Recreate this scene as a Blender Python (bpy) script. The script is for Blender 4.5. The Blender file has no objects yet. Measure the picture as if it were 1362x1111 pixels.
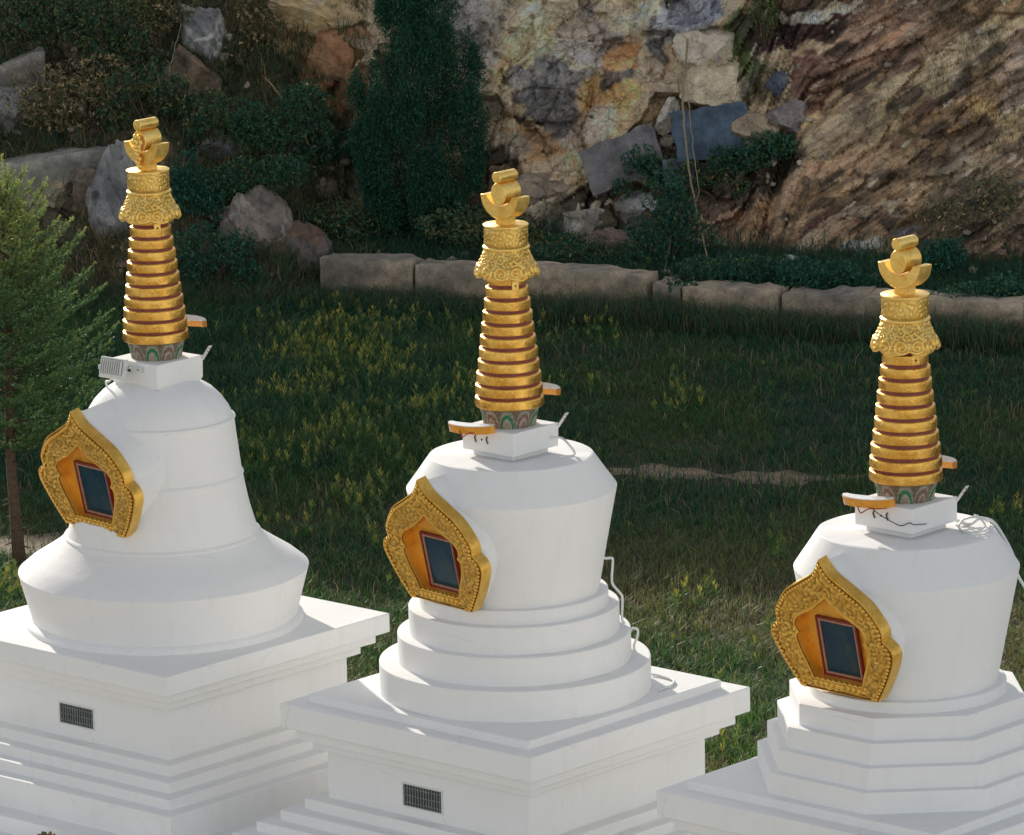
import bpy, math, random
import numpy as np
from mathutils import Vector, Matrix, Euler

random.seed(7)
RNG = np.random.default_rng(11)
SC = bpy.context.scene
COL = SC.collection
R = math.radians

# ------------------------------------------------------------------ camera basis (telephoto, looking slightly down)
CAMZ = 13.99
RT = np.array([0.99981064, -0.00415495, -0.01901107])
UP = np.array([0.01945981, 0.21347407, 0.9767549])
FW = np.array([0.0, 0.97693989, -0.21351451])
FPX = 7847.87

def at(px, py, Y):
    """world point seen at photo pixel (px, py) at world distance Y"""
    d = FW * FPX + RT * (px - 681.0) - UP * (py - 555.5)
    d = d * (Y / d[1])
    return Vector((d[0], Y, d[2] + CAMZ))

# ------------------------------------------------------------------ small helpers
def tag(o, label=None, cat=None, group=None, kind=None):
    if label: o['label'] = label
    if cat: o['category'] = cat
    if group: o['group'] = group
    if kind: o['kind'] = kind
    return o

def empty(name, loc=(0, 0, 0), rz=0.0, parent=None):
    o = bpy.data.objects.new(name, None)
    COL.objects.link(o)
    o.location = loc
    o.rotation_euler = (0, 0, rz)
    if parent: o.parent = parent
    o.empty_display_size = 0.2
    return o

GAIN = {'rock': 2.0, 'hillside': 2.3, 'dressed_stone': 1.8, 'foliage': 1.95}
def mesh_obj(name, verts, faces, mat, parent=None, smooth=True, sharp=35, cols=None, bevel=0.0, seg=2):
    me = bpy.data.meshes.new(name)
    if isinstance(verts, np.ndarray) and isinstance(faces, np.ndarray):
        nv, nf, k = len(verts), len(faces), faces.shape[1]
        me.vertices.add(nv); me.vertices.foreach_set('co', verts.astype(np.float32).ravel())
        me.loops.add(nf * k); me.loops.foreach_set('vertex_index', faces.astype(np.int32).ravel())
        me.polygons.add(nf)
        me.polygons.foreach_set('loop_start', np.arange(0, nf * k, k, dtype=np.int32))
        me.polygons.foreach_set('loop_total', np.full(nf, k, dtype=np.int32))
        me.update(calc_edges=True)
        me.validate()
    else:
        me.from_pydata([tuple(v) for v in verts], [], [tuple(f) for f in faces])
        me.update()
    if cols is not None:
        a = me.color_attributes.new('Col', 'FLOAT_COLOR', 'POINT')
        c = np.ones((len(me.vertices), 4), np.float32); c[:, :cols.shape[1]] = cols; g_ = GAIN.get(mat.name, 1.0)
        if g_ != 1.0:
            c[:, :3] *= g_; mx = c[:, :3].max(1, keepdims=True); c[:, :3] *= np.minimum(1, 0.66 / np.maximum(mx, 1e-6)) ** 0.8
        a.data.foreach_set('color', c.ravel())
    if smooth:
        me.shade_smooth()
        if sharp: me.set_sharp_from_angle(angle=R(sharp))
    else:
        me.shade_flat()
    if mat: me.materials.append(mat)
    o = bpy.data.objects.new(name, me)
    COL.objects.link(o)
    if parent: o.parent = parent
    if bevel:
        b = o.modifiers.new('bevel', 'BEVEL'); b.width = bevel; b.segments = seg; b.limit_method = 'ANGLE'; b.angle_limit = R(28)
        b.harden_normals = False
    return o

class MB:
    def __init__(s): s.v = []; s.f = []; s.c = []
    def add(s, vs, fs, col=None):
        n = len(s.v); s.v += [tuple(v) for v in vs]; s.f += [tuple(i + n for i in f) for f in fs]
        s.c += [col if col else (1, 1, 1)] * len(vs)
    def box(s, c, h, M=None, col=None):
        vs = [Vector((c[0] + sx * h[0], c[1] + sy * h[1], c[2] + sz * h[2])) for sx in (-1, 1) for sy in (-1, 1) for sz in (-1, 1)]
        if M is not None: vs = [M @ v for v in vs]
        s.add(vs, [(0, 1, 3, 2), (4, 6, 7, 5), (0, 4, 5, 1), (2, 3, 7, 6), (0, 2, 6, 4), (1, 5, 7, 3)], col)
    def tube(s, pts, r, n=8, col=None, cap=True):
        pts = [Vector(p) for p in pts]
        rs = r if isinstance(r, (list, tuple)) else [r] * len(pts)
        vs = []; fs = []
        prev = None
        for i, p in enumerate(pts):
            t = (pts[min(i + 1, len(pts) - 1)] - pts[max(i - 1, 0)]).normalized()
            if prev is None:
                a = t.cross(Vector((0, 0, 1)))
                if a.length < 1e-3: a = t.cross(Vector((1, 0, 0)))
                a.normalize()
            else:
                a = (prev - t * prev.dot(t))
                if a.length < 1e-4: a = t.orthogonal()
                a.normalize()
            prev = a
            b = t.cross(a)
            for k in range(n):
                q = 2 * math.pi * k / n
                vs.append(p + (a * math.cos(q) + b * math.sin(q)) * rs[i])
        for i in range(len(pts) - 1):
            for k in range(n):
                k2 = (k + 1) % n
                fs.append((i * n + k, i * n + k2, (i + 1) * n + k2, (i + 1) * n + k))
        if cap:
            fs.append(tuple(range(n - 1, -1, -1))); fs.append(tuple((len(pts) - 1) * n + k for k in range(n)))
        s.add(vs, fs, col)
    def sphere(s, c, r, nu=10, nv=6, M=None, col=None):
        if not hasattr(r, '__len__'): r = (r, r, r)
        vs = [Vector((0, 0, 1))]
        for j in range(1, nv):
            p = math.pi * j / nv
            for i in range(nu):
                q = 2 * math.pi * i / nu
                vs.append(Vector((math.sin(p) * math.cos(q), math.sin(p) * math.sin(q), math.cos(p))))
        vs.append(Vector((0, 0, -1)))
        vs = [Vector((v.x * r[0], v.y * r[1], v.z * r[2])) for v in vs]
        if M is not None: vs = [M @ v for v in vs]
        vs = [v + Vector(c) for v in vs]
        fs = [(0, 1 + i, 1 + (i + 1) % nu) for i in range(nu)]
        for j in range(nv - 2):
            for i in range(nu):
                a = 1 + j * nu + i; b = 1 + j * nu + (i + 1) % nu
                fs.append((a, a + nu, b + nu, b))
        L = len(vs) - 1; b0 = 1 + (nv - 2) * nu
        fs += [(L, b0 + (i + 1) % nu, b0 + i) for i in range(nu)]
        s.add(vs, fs, col)
    def prism(s, prof, y0, y1, M=None, col=None):
        """extrude an x-z profile along y"""
        n = len(prof)
        vs = [Vector((p[0], y0, p[1])) for p in prof] + [Vector((p[0], y1, p[1])) for p in prof]
        if M is not None: vs = [M @ v for v in vs]
        fs = [tuple(range(n)), tuple(range(2 * n - 1, n - 1, -1))]
        fs += [(i, i + n, (i + 1) % n + n, (i + 1) % n) for i in range(n)]
        s.add(vs, fs, col)
    def build(s, name, mat, parent=None, cols=False, **k):
        c = np.array(s.c, np.float32) if cols else None
        return mesh_obj(name, s.v, s.f, mat, parent, cols=c, **k)

# ------------------------------------------------------------------ numpy noise
def _h(ix, iy, seed):
    n = (ix.astype(np.int64) * 374761393 + iy.astype(np.int64) * 668265263 + seed * 1442695041) & 0xffffffff
    n = ((n ^ (n >> 13)) * 1274126177) & 0xffffffff
    n = (n ^ (n >> 16)) & 0xffffffff
    n = (n * 2246822519) & 0xffffffff
    return ((n ^ (n >> 15)) & 0xffffff) / float(0xffffff)
def vnoise(x, y, seed=0):
    ix, iy = np.floor(x), np.floor(y); fx, fy = x - ix, y - iy
    fx = fx * fx * (3 - 2 * fx); fy = fy * fy * (3 - 2 * fy)
    a, b, c, d = _h(ix, iy, seed), _h(ix + 1, iy, seed), _h(ix, iy + 1, seed), _h(ix + 1, iy + 1, seed)
    return a + (b - a) * fx + (c - a) * fy + (a - b - c + d) * fx * fy
def fbm(x, y, oct=5, seed=0, gain=0.5):
    s = 0; a = 1; t = 0
    for o in range(oct):
        s = s + a * vnoise(x * 2 ** o + 17.3 * o, y * 2 ** o - 9.1 * o, seed + o); t += a; a *= gain
    return s / t
def worley(x, y, seed=0):
    """F1, F2, cell hash, offset to the cell centre"""
    ix, iy = np.floor(x), np.floor(y)
    f1 = np.full(x.shape, 9.0); f2 = np.full(x.shape, 9.0); hh = np.zeros(x.shape); ox = np.zeros(x.shape); oy = np.zeros(x.shape)
    for dx in (-1, 0, 1):
        for dy in (-1, 0, 1):
            cx, cy = ix + dx, iy + dy
            px = cx + _h(cx, cy, seed + 1); py = cy + _h(cx, cy, seed + 2)
            d = np.hypot(x - px, y - py)
            m = d < f1
            f2 = np.where(m, f1, np.minimum(f2, d))
            hh = np.where(m, _h(cx, cy, seed + 3), hh); ox = np.where(m, x - px, ox); oy = np.where(m, y - py, oy)
            f1 = np.where(m, d, f1)
    return f1, f2, hh, ox, oy
def sstep(a, b, x):
    t = np.clip((x - a) / (b - a), 0, 1); return t * t * (3 - 2 * t)

# ------------------------------------------------------------------ materials
def new_mat(name):
    m = bpy.data.materials.new(name); m.use_nodes = True
    nt = m.node_tree; b = nt.nodes['Principled BSDF']
    return m, nt, b
def noise_node(nt, scale, detail=6, rough=0.6, vec=None):
    n = nt.nodes.new('ShaderNodeTexNoise'); n.inputs['Scale'].default_value = scale; n.inputs['Detail'].default_value = detail
    n.inputs['Roughness'].default_value = rough
    if vec is not None: nt.links.new(vec, n.inputs['Vector'])
    return n
def ramp(nt, src, stops):
    r = nt.nodes.new('ShaderNodeValToRGB'); e = r.color_ramp.elements
    while len(e) < len(stops): e.new(0.5)
    for i, (p, c) in enumerate(stops):
        e[i].position = p; e[i].color = (*c, 1) if len(c) == 3 else c
    nt.links.new(src, r.inputs[0]); return r
def mix(nt, kind, fac, a, b):
    n = nt.nodes.new('ShaderNodeMix'); n.data_type = 'RGBA'; n.blend_type = kind
    if isinstance(fac, (int, float)): n.inputs[0].default_value = fac
    else: nt.links.new(fac, n.inputs[0])
    for sck, v in ((n.inputs[6], a), (n.inputs[7], b)):
        if isinstance(v, tuple): sck.default_value = (*v, 1) if len(v) == 3 else v
        else: nt.links.new(v, sck)
    return n.outputs[2]
def bump(nt, b, height, strength=0.3, dist=0.01, prev=None):
    n = nt.nodes.new('ShaderNodeBump'); n.inputs['Strength'].default_value = strength; n.inputs['Distance'].default_value = dist
    nt.links.new(height, n.inputs['Height'])
    if prev is not None: nt.links.new(prev, n.inputs['Normal'])
    nt.links.new(n.outputs[0], b.inputs['Normal']); return n.outputs[0]
def texco(nt, out='Object', scale=None):
    t = nt.nodes.new('ShaderNodeTexCoord')
    if scale is None: return t.outputs[out]
    mp = nt.nodes.new('ShaderNodeMapping'); mp.inputs['Scale'].default_value = scale
    nt.links.new(t.outputs[out], mp.inputs[0]); return mp.outputs[0]

def mat_white():
    m, nt, b = new_mat('white_limewash')
    v = texco(nt)
    n1 = noise_node(nt, 1.3, 5, 0.6, v); n2 = noise_node(nt, 22, 6, 0.7, v)
    vs = texco(nt, scale=(9, 9, 0.7)); n3 = noise_node(nt, 1.0, 5, 0.65, vs)
    c1 = ramp(nt, n1.outputs[0], [(0.3, (0.81, 0.805, 0.785)), (0.7, (0.845, 0.842, 0.83))]).outputs[0]
    st = ramp(nt, n3.outputs[0], [(0.54, (1, 1, 1)), (0.78, (0.94, 0.93, 0.905))]).outputs[0]
    c = mix(nt, 'MULTIPLY', 0.8, c1, st)
    sp = ramp(nt, n2.outputs[0], [(0.27, (0.86, 0.84, 0.80)), (0.36, (1, 1, 1))]).outputs[0]
    c = mix(nt, 'MULTIPLY', 0.6, c, sp)
    wv = mix(nt, 'ADD', 0.25, v, n1.outputs[1])
    vo = nt.nodes.new('ShaderNodeTexVoronoi'); vo.feature = 'DISTANCE_TO_EDGE'; vo.inputs['Scale'].default_value = 1.1; nt.links.new(wv, vo.inputs['Vector'])
    ck = ramp(nt, vo.outputs[0], [(0.0, (0.80, 0.78, 0.74)), (0.006, (1, 1, 1))]).outputs[0]
    n5 = noise_node(nt, 2.2, 3, 0.5, v); km = ramp(nt, n5.outputs[0], [(0.5, (0, 0, 0)), (0.62, (0.6, 0.6, 0.6))]).outputs[0]
    c = mix(nt, 'MULTIPLY', km, c, ck)
    n6 = noise_node(nt, 6.0, 7, 0.72, v); gr = ramp(nt, n6.outputs[0], [(0.58, (1, 1, 1)), (0.76, (0.90, 0.885, 0.85))]).outputs[0]
    c = mix(nt, 'MULTIPLY', 0.45, c, gr)
    nt.links.new(c, b.inputs['Base Color']); b.inputs['Roughness'].default_value = 0.75
    b.inputs['Specular IOR Level'].default_value = 0.3
    p = bump(nt, b, n2.outputs[0], 0.12, 0.006)
    n4 = noise_node(nt, 4.5, 3, 0.5, v); bump(nt, b, n4.outputs[0], 0.25, 0.02, p)
    return m
def mat_gold(name, a, b_, rough=0.36, cav=False, metal=0.85, sc=9.0):
    m, nt, b = new_mat(name)
    v = texco(nt)
    n1 = noise_node(nt, sc, 6, 0.65, v); n2 = noise_node(nt, 70, 4, 0.6, v)
    c = ramp(nt, n1.outputs[0], [(0.32, a), (0.52, tuple((x + y) / 2 for x, y in zip(a, b_))), (0.68, b_)]).outputs[0]
    sp = ramp(nt, n2.outputs[0], [(0.30, (0.55, 0.42, 0.3)), (0.40, (1, 1, 1))]).outputs[0]
    c = mix(nt, 'MULTIPLY', 0.75, c, sp)
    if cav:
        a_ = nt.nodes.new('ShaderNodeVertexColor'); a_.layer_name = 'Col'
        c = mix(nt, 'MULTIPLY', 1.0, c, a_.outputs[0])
    nt.links.new(c, b.inputs['Base Color']); b.inputs['Metallic'].default_value = metal
    r = nt.nodes.new('ShaderNodeMapRange'); nt.links.new(n1.outputs[0], r.inputs[0])
    r.inputs[1].default_value = 0.3; r.inputs[2].default_value = 0.7; r.inputs[3].default_value = rough - 0.09; r.inputs[4].default_value = rough + 0.14
    nt.links.new(r.outputs[0], b.inputs['Roughness'])
    p = bump(nt, b, n2.outputs[0], 0.35, 0.004); n3 = noise_node(nt, 18, 4, 0.6, v); bump(nt, b, n3.outputs[0], 0.6, 0.012, p)
    return m
def mat_plain(name, col, rough=0.6, metal=0.0, var=0.25, sc=25, bmp=0.15, coat=0.0):
    m, nt, b = new_mat(name)
    v = texco(nt); n1 = noise_node(nt, sc, 5, 0.6, v)
    c = ramp(nt, n1.outputs[0], [(0.3, tuple(x * (1 - var) for x in col)), (0.7, tuple(min(1, x * (1 + var * 0.6)) for x in col))]).outputs[0]
    nt.links.new(c, b.inputs['Base Color']); b.inputs['Roughness'].default_value = rough; b.inputs['Metallic'].default_value = metal
    b.inputs['Coat Weight'].default_value = coat
    if bmp: bump(nt, b, n1.outputs[0], bmp, 0.01)
    return m
def mat_vcol(name, rough=0.8, sc=14.0, var=0.35, bmp=0.5, dist=0.03, leaf=False, fine=90.0):
    m, nt, b = new_mat(name)
    a_ = nt.nodes.new('ShaderNodeVertexColor'); a_.layer_name = 'Col'
    if leaf:
        out = nt.nodes['Material Output']
        tr = nt.nodes.new('ShaderNodeBsdfTranslucent'); ms = nt.nodes.new('ShaderNodeMixShader'); ms.inputs[0].default_value = 0.3
        nt.links.new(a_.outputs[0], b.inputs['Base Color']); nt.links.new(a_.outputs[0], tr.inputs[0])
        b.inputs['Roughness'].default_value = 0.55; b.inputs['Specular IOR Level'].default_value = 0.25
        nt.links.new(b.outputs[0], ms.inputs[1]); nt.links.new(tr.outputs[0], ms.inputs[2]); nt.links.new(ms.outputs[0], out.inputs[0])
        return m
    v = texco(nt); n1 = noise_node(nt, sc, 8, 0.68, v); n2 = noise_node(nt, fine, 4, 0.6, v)
    k = ramp(nt, n1.outputs[0], [(0.28, (1 - var, 1 - var, 1 - var * 0.9)), (0.5, (1, 1, 1)), (0.72, (1 + var, 1 + var * 0.95, 1 + var * 0.85))]).outputs[0]
    c = mix(nt, 'MULTIPLY', 1.0, a_.outputs[0], k)
    k2 = ramp(nt, n2.outputs[0], [(0.35, (0.75, 0.74, 0.73)), (0.65, (1.15, 1.15, 1.15))]).outputs[0]
    c = mix(nt, 'MULTIPLY', 0.8, c, k2)
    nt.links.new(c, b.inputs['Base Color']); b.inputs['Roughness'].default_value = rough; b.inputs['Specular IOR Level'].default_value = 0.25
    p = bump(nt, b, n1.outputs[0], bmp, dist); bump(nt, b, n2.outputs[0], bmp * 0.6, dist * 0.2, p)
    return m

M_WHITE = mat_white()
M_RING = mat_gold('gilded_ring', (0.62, 0.30, 0.045), (1.0, 0.64, 0.16), 0.30, sc=7)
M_CROWN = mat_gold('gilded_crown', (0.90, 0.55, 0.12), (1.0, 0.76, 0.26), 0.36, cav=True)
M_FINIAL = mat_gold('gilded_finial', (0.88, 0.55, 0.12), (1.0, 0.74, 0.26), 0.38)
M_FRAME = mat_gold('gilded_relief', (0.74, 0.42, 0.07), (0.95, 0.62, 0.15), 0.36, cav=True, metal=0.7)
M_RECESS = mat_gold('gilded_recess', (0.80, 0.38, 0.04), (0.92, 0.53, 0.09), 0.45, metal=0.6, sc=6)
M_RED = mat_plain('dark_red_paint', (0.23, 0.045, 0.03), 0.55, var=0.35)
M_REDFRAME = mat_plain('red_window_paint', (0.20, 0.018, 0.014), 0.5)
M_PINK = mat_plain('tan_window_paint', (0.46, 0.22, 0.13), 0.5)
M_LOTUS = mat_vcol('painted_lotus', 0.6, 30, 0.35, 0.3, 0.006)
M_METALW = mat_plain('white_metal', (0.70, 0.70, 0.67), 0.45, 0.0, 0.12, 40, 0.1)
M_ORANGE = mat_plain('orange_casing', (0.72, 0.30, 0.02), 0.35, 0.0, 0.2, 30, 0.05, coat=0.3)
M_LENS = mat_plain('frosted_lens', (0.72, 0.72, 0.70), 0.25, 0.0, 0.1, 30, 0.05)
M_DARK = mat_plain('dark_metal', (0.035, 0.04, 0.042), 0.5, 0.3, 0.4)
M_WIREB = mat_plain('black_wire', (0.02, 0.02, 0.02), 0.5)
M_WIRER = mat_plain('red_wire', (0.35, 0.04, 0.02), 0.5)
M_CABLE = mat_plain('white_cable', (0.74, 0.74, 0.72), 0.5, var=0.1)
M_ROCK = mat_vcol('rock', 0.85, 7.0, 0.42, 0.9, 0.05, fine=60)
M_STONE = mat_vcol('dressed_stone', 0.88, 6.0, 0.50, 1.0, 0.035, fine=60)
M_LEAF = mat_vcol('foliage', leaf=True)
M_BARK = mat_plain('bark', (0.12, 0.075, 0.045), 0.9, 0, 0.5, 30, 0.8)
def mat_hill():
    m, nt, b = new_mat('hillside')
    a_ = nt.nodes.new('ShaderNodeVertexColor'); a_.layer_name = 'Col'
    v = texco(nt)
    n1 = noise_node(nt, 3.2, 9, 0.72, v); n2 = noise_node(nt, 34, 5, 0.65, v)
    k = ramp(nt, n1.outputs[0], [(0.32, (0.62, 0.60, 0.58)), (0.45, (0.95, 0.95, 0.95)), (0.56, (1.04, 1.03, 1.02)), (0.70, (1.28, 1.26, 1.22))]).outputs[0]
    c = mix(nt, 'MULTIPLY', 0.9, a_.outputs[0], k)
    k2 = ramp(nt, n2.outputs[0], [(0.36, (0.66, 0.65, 0.64)), (0.5, (1, 1, 1)), (0.66, (1.3, 1.28, 1.25))]).outputs[0]
    c = mix(nt, 'MULTIPLY', 0.75, c, k2)
    # fracture lines
    wv = mix(nt, 'ADD', 0.35, v, n1.outputs[1])
    prev = None
    for sc, wd, dk, bs in ((1.3, 0.012, 0.30, 0.5), (4.2, 0.016, 0.55, 0.35)):
        mp = nt.nodes.new('ShaderNodeMapping'); mp.inputs['Rotation'].default_value = (0.3, R(30), 0.2); mp.inputs['Scale'].default_value = (0.8, 1, 1.35); nt.links.new(wv, mp.inputs[0])
        vo = nt.nodes.new('ShaderNodeTexVoronoi'); vo.feature = 'DISTANCE_TO_EDGE'; vo.inputs['Scale'].default_value = sc; nt.links.new(mp.outputs[0], vo.inputs['Vector'])
        rr = ramp(nt, vo.outputs[0], [(0.0, (dk, dk, dk)), (wd, (1, 1, 1))])
        c = mix(nt, 'MULTIPLY', 0.85, c, rr.outputs[0])
        prev = bump(nt, b, rr.outputs[0], bs, 0.03, prev)
    # dipping beds, where the vertex alpha says so
    m1 = nt.nodes.new('ShaderNodeMapping'); m1.inputs['Rotation'].default_value = (0, R(33), 0); nt.links.new(v, m1.inputs[0])
    m2 = nt.nodes.new('ShaderNodeMapping'); m2.inputs['Scale'].default_value = (0.55, 1.0, 8.5); nt.links.new(m1.outputs[0], m2.inputs[0])
    n3 = noise_node(nt, 1.0, 8, 0.66, m2.outputs[0])
    k3 = ramp(nt, n3.outputs[0], [(0.34, (0.58, 0.55, 0.54)), (0.5, (1, 1, 1)), (0.66, (1.4, 1.33, 1.22))]).outputs[0]
    c = mix(nt, 'MULTIPLY', a_.outputs[1], c, k3)
    nt.links.new(c, b.inputs['Base Color']); b.inputs['Roughness'].default_value = 0.9; b.inputs['Specular IOR Level'].default_value = 0.2
    prev = bump(nt, b, n1.outputs[0], 1.0, 0.08, prev); prev = bump(nt, b, n3.outputs[0], 0.5, 0.03, prev); bump(nt, b, n2.outputs[0], 0.7, 0.012, prev)
    return m
def mat_pane():
    m, nt, b = new_mat('dark_window_glass')
    v = texco(nt, scale=(6, 6, 3)); n = noise_node(nt, 1.2, 5, 0.6, v)
    c = ramp(nt, n.outputs[0], [(0.35, (0.004, 0.030, 0.062)), (0.55, (0.010, 0.045, 0.065)), (0.72, (0.05, 0.060, 0.035))]).outputs[0]
    nt.links.new(c, b.inputs['Base Color']); b.inputs['Roughness'].default_value = 0.15; b.inputs['Specular IOR Level'].default_value = 0.22
    return m
M_PANE = mat_pane()
M_HILL = mat_hill()

# ------------------------------------------------------------------ lathe
def lathe(name, prof, mat, parent, n=96, rot=0.0, apothem=False, wob=0.0, close_top=True, bevel=0.0, sharp=35, seed=0, smooth=True, loc=None, niche=None):
    k = 1 / math.cos(math.pi / n) if apothem else 1.0
    vs = []; fs = []
    m = len(prof)
    ph = [random.uniform(0, 6.28) for _ in range(4)]
    for j, (r, z) in enumerate(prof):
        for i in range(n):
            a = rot + 2 * math.pi * i / n
            rr = r * k
            zz = z
            if wob and r > 0.01:
                rr += wob * (math.sin(3 * a + ph[0] + z * 3) * 0.6 + math.sin(7 * a + ph[1] + 5 * z) * 0.3 + math.sin(13 * a + ph[2]) * 0.15)
                zz += wob * (math.sin(2 * a + ph[3]) * 0.5 + math.sin(9 * a + ph[1] + j) * 0.25)
            px, py = rr * math.cos(a), rr * math.sin(a)
            if niche:      # hollow in the wall behind the niche
                dist, nz, nrot = niche; q = R(nrot); c_, s_ = math.cos(q), math.sin(q)
                u = px * c_ + py * s_; d = -(-px * s_ + py * c_); v = (zz - nz) / 0.977
                if abs(u) < 0.31 and 0.05 < v < 0.78:
                    lim = dist + v * 0.213 - 0.112
                    if d > lim > 0: d = lim; px, py = u * c_ + d * s_, u * s_ - d * c_
            vs.append((px, py, zz))
    for j in range(m - 1):
        for i in range(n):
            i2 = (i + 1) % n
            fs.append((j * n + i, j * n + i2, (j + 1) * n + i2, (j + 1) * n + i))
    if close_top: fs.append(tuple((m - 1) * n + i for i in range(n)))
    o = mesh_obj(name, vs, fs, mat, parent, smooth=smooth, sharp=sharp, bevel=bevel)
    if loc: o.location = loc
    return o

def square(name, prof, mat, parent, bevel=0.008, sub=6):
    """stepped square block: profile of (half side, z)"""
    vs = []; fs = []
    n = 4 * sub
    for j, (a, z) in enumerate(prof):
        for s in range(4):
            c0 = [(-1, -1), (1, -1), (1, 1), (-1, 1)][s]; c1 = [(-1, -1), (1, -1), (1, 1), (-1, 1)][(s + 1) % 4]
            for t in range(sub):
                f = t / sub
                x = (c0[0] + (c1[0] - c0[0]) * f) * a; y = (c0[1] + (c1[1] - c0[1]) * f) * a
                w = 0.0018 * math.sin(x * 5.1 + j * 2.3) + 0.0015 * math.sin(y * 6.3 + j)
                vs.append((x, y, z + (w if 0 < j < len(prof) - 1 else 0)))
    for j in range(len(prof) - 1):
        for i in range(n):
            i2 = (i + 1) % n
            fs.append((j * n + i, j * n + i2, (j + 1) * n + i2, (j + 1) * n + i))
    fs.append(tuple((len(prof) - 1) * n + i for i in range(n)))
    return mesh_obj(name, vs, fs, mat, parent, smooth=True, sharp=30, bevel=bevel)

# ------------------------------------------------------------------ spire, crown, finial
def make_spire(root, zb, hd):
    """gilded ring spire: zb = underside of the lowest ring, hd = height of the drum top"""
    # lotus base
    n, m = 160, 14
    vs = []; cs = []; fs = []
    z0, z1 = zb - 0.155, zb
    NP = 10
    for j in range(m + 1):
        b = j / m
        for i in range(n):
            a = 2 * math.pi * i / n
            k = (a / (2 * math.pi) * NP) % 1.0
            pi_ = int(a / (2 * math.pi) * NP)
            e = math.hypot((k - 0.5) / 0.5, (b - 0.0) / 0.95)
            r = 0.195 + 0.045 * b ** 1.5 + 0.012 * max(0, 1 - e * e)
            green = pi_ % 2 == 0
            if e > 0.98: c = (0.16, 0.13, 0.09)
            elif e > 0.82: c = (0.29, 0.28, 0.22)
            elif e > 0.55: c = (0.03, 0.17, 0.08) if green else (0.20, 0.12, 0.08)
            elif e > 0.42: c = (0.34, 0.33, 0.27)
            else: c = (0.33, 0.27, 0.18) if green else (0.24, 0.17, 0.12)
            vs.append((r * math.cos(a), r * math.sin(a), z0 + (z1 - z0) * b)); cs.append(c)
    for j in range(m):
        for i in range(n):
            i2 = (i + 1) % n
            fs.append((j * n + i, j * n + i2, (j + 1) * n + i2, (j + 1) * n + i))
    mesh_obj('lotus_base', vs, fs, M_LOTUS, root, cols=np.array(cs, np.float32), sharp=None)
    # rings + red core
    N = 11
    radii = [0.267, 0.262, 0.253, 0.240, 0.227, 0.217, 0.206, 0.194, 0.182, 0.169, 0.152]
    sp = 0.0955; hh = 0.073
    core = []
    for i, r in enumerate(radii):
        zc = zb + 0.035 + i * sp
        ro = random.uniform(-0.0015, 0.0015)
        prof = [(r - 0.045, zc - hh / 2), (r - 0.005, zc - hh / 2), (r - 0.001, zc - hh / 2 + 0.004), (r + ro, zc - hh / 2 + 0.014), (r + ro, zc), (r - 0.001, zc + hh / 2 - 0.012),
                (r - 0.003, zc + hh / 2 - 0.003), (r - 0.006, zc + hh / 2), (r - 0.05, zc + hh / 2 + 0.003)]
        lathe('spire_ring', prof, M_RING, root, 72, wob=0.0012, close_top=False, sharp=50)
        core.append((r - 0.018, zc - hh / 2 - 0.001))
        core.append((r - 0.022, zc + hh / 2 + 0.001))
    core = [(radii[0] - 0.04, zb - 0.002)] + core[1:] + [(0.128, zb + 0.035 + 10 * sp + 0.16)]
    lathe('spire_core', core, M_RED, root, 64, wob=0.0008)
    # access box on the top ring
    # drum
    zt = hd
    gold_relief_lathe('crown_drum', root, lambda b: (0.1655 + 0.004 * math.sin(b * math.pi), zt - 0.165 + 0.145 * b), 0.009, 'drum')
    lathe('crown_rim', [(0.150, zt - 0.022), (0.172, zt - 0.022), (0.1755, zt - 0.014), (0.1755, zt - 0.004), (0.172, zt)], M_FINIAL, root, 96, sharp=50)
    lathe('crown_collar', [(0.14, zt - 0.198), (0.172, zt - 0.196), (0.181, zt - 0.188), (0.183, zt - 0.179), (0.179, zt - 0.170), (0.16, zt - 0.163)], M_FINIAL, root, 96, sharp=50, close_top=False)
    gold_relief_lathe('crown_skirt', root, None, 0.017, 'skirt', zt)

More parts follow.
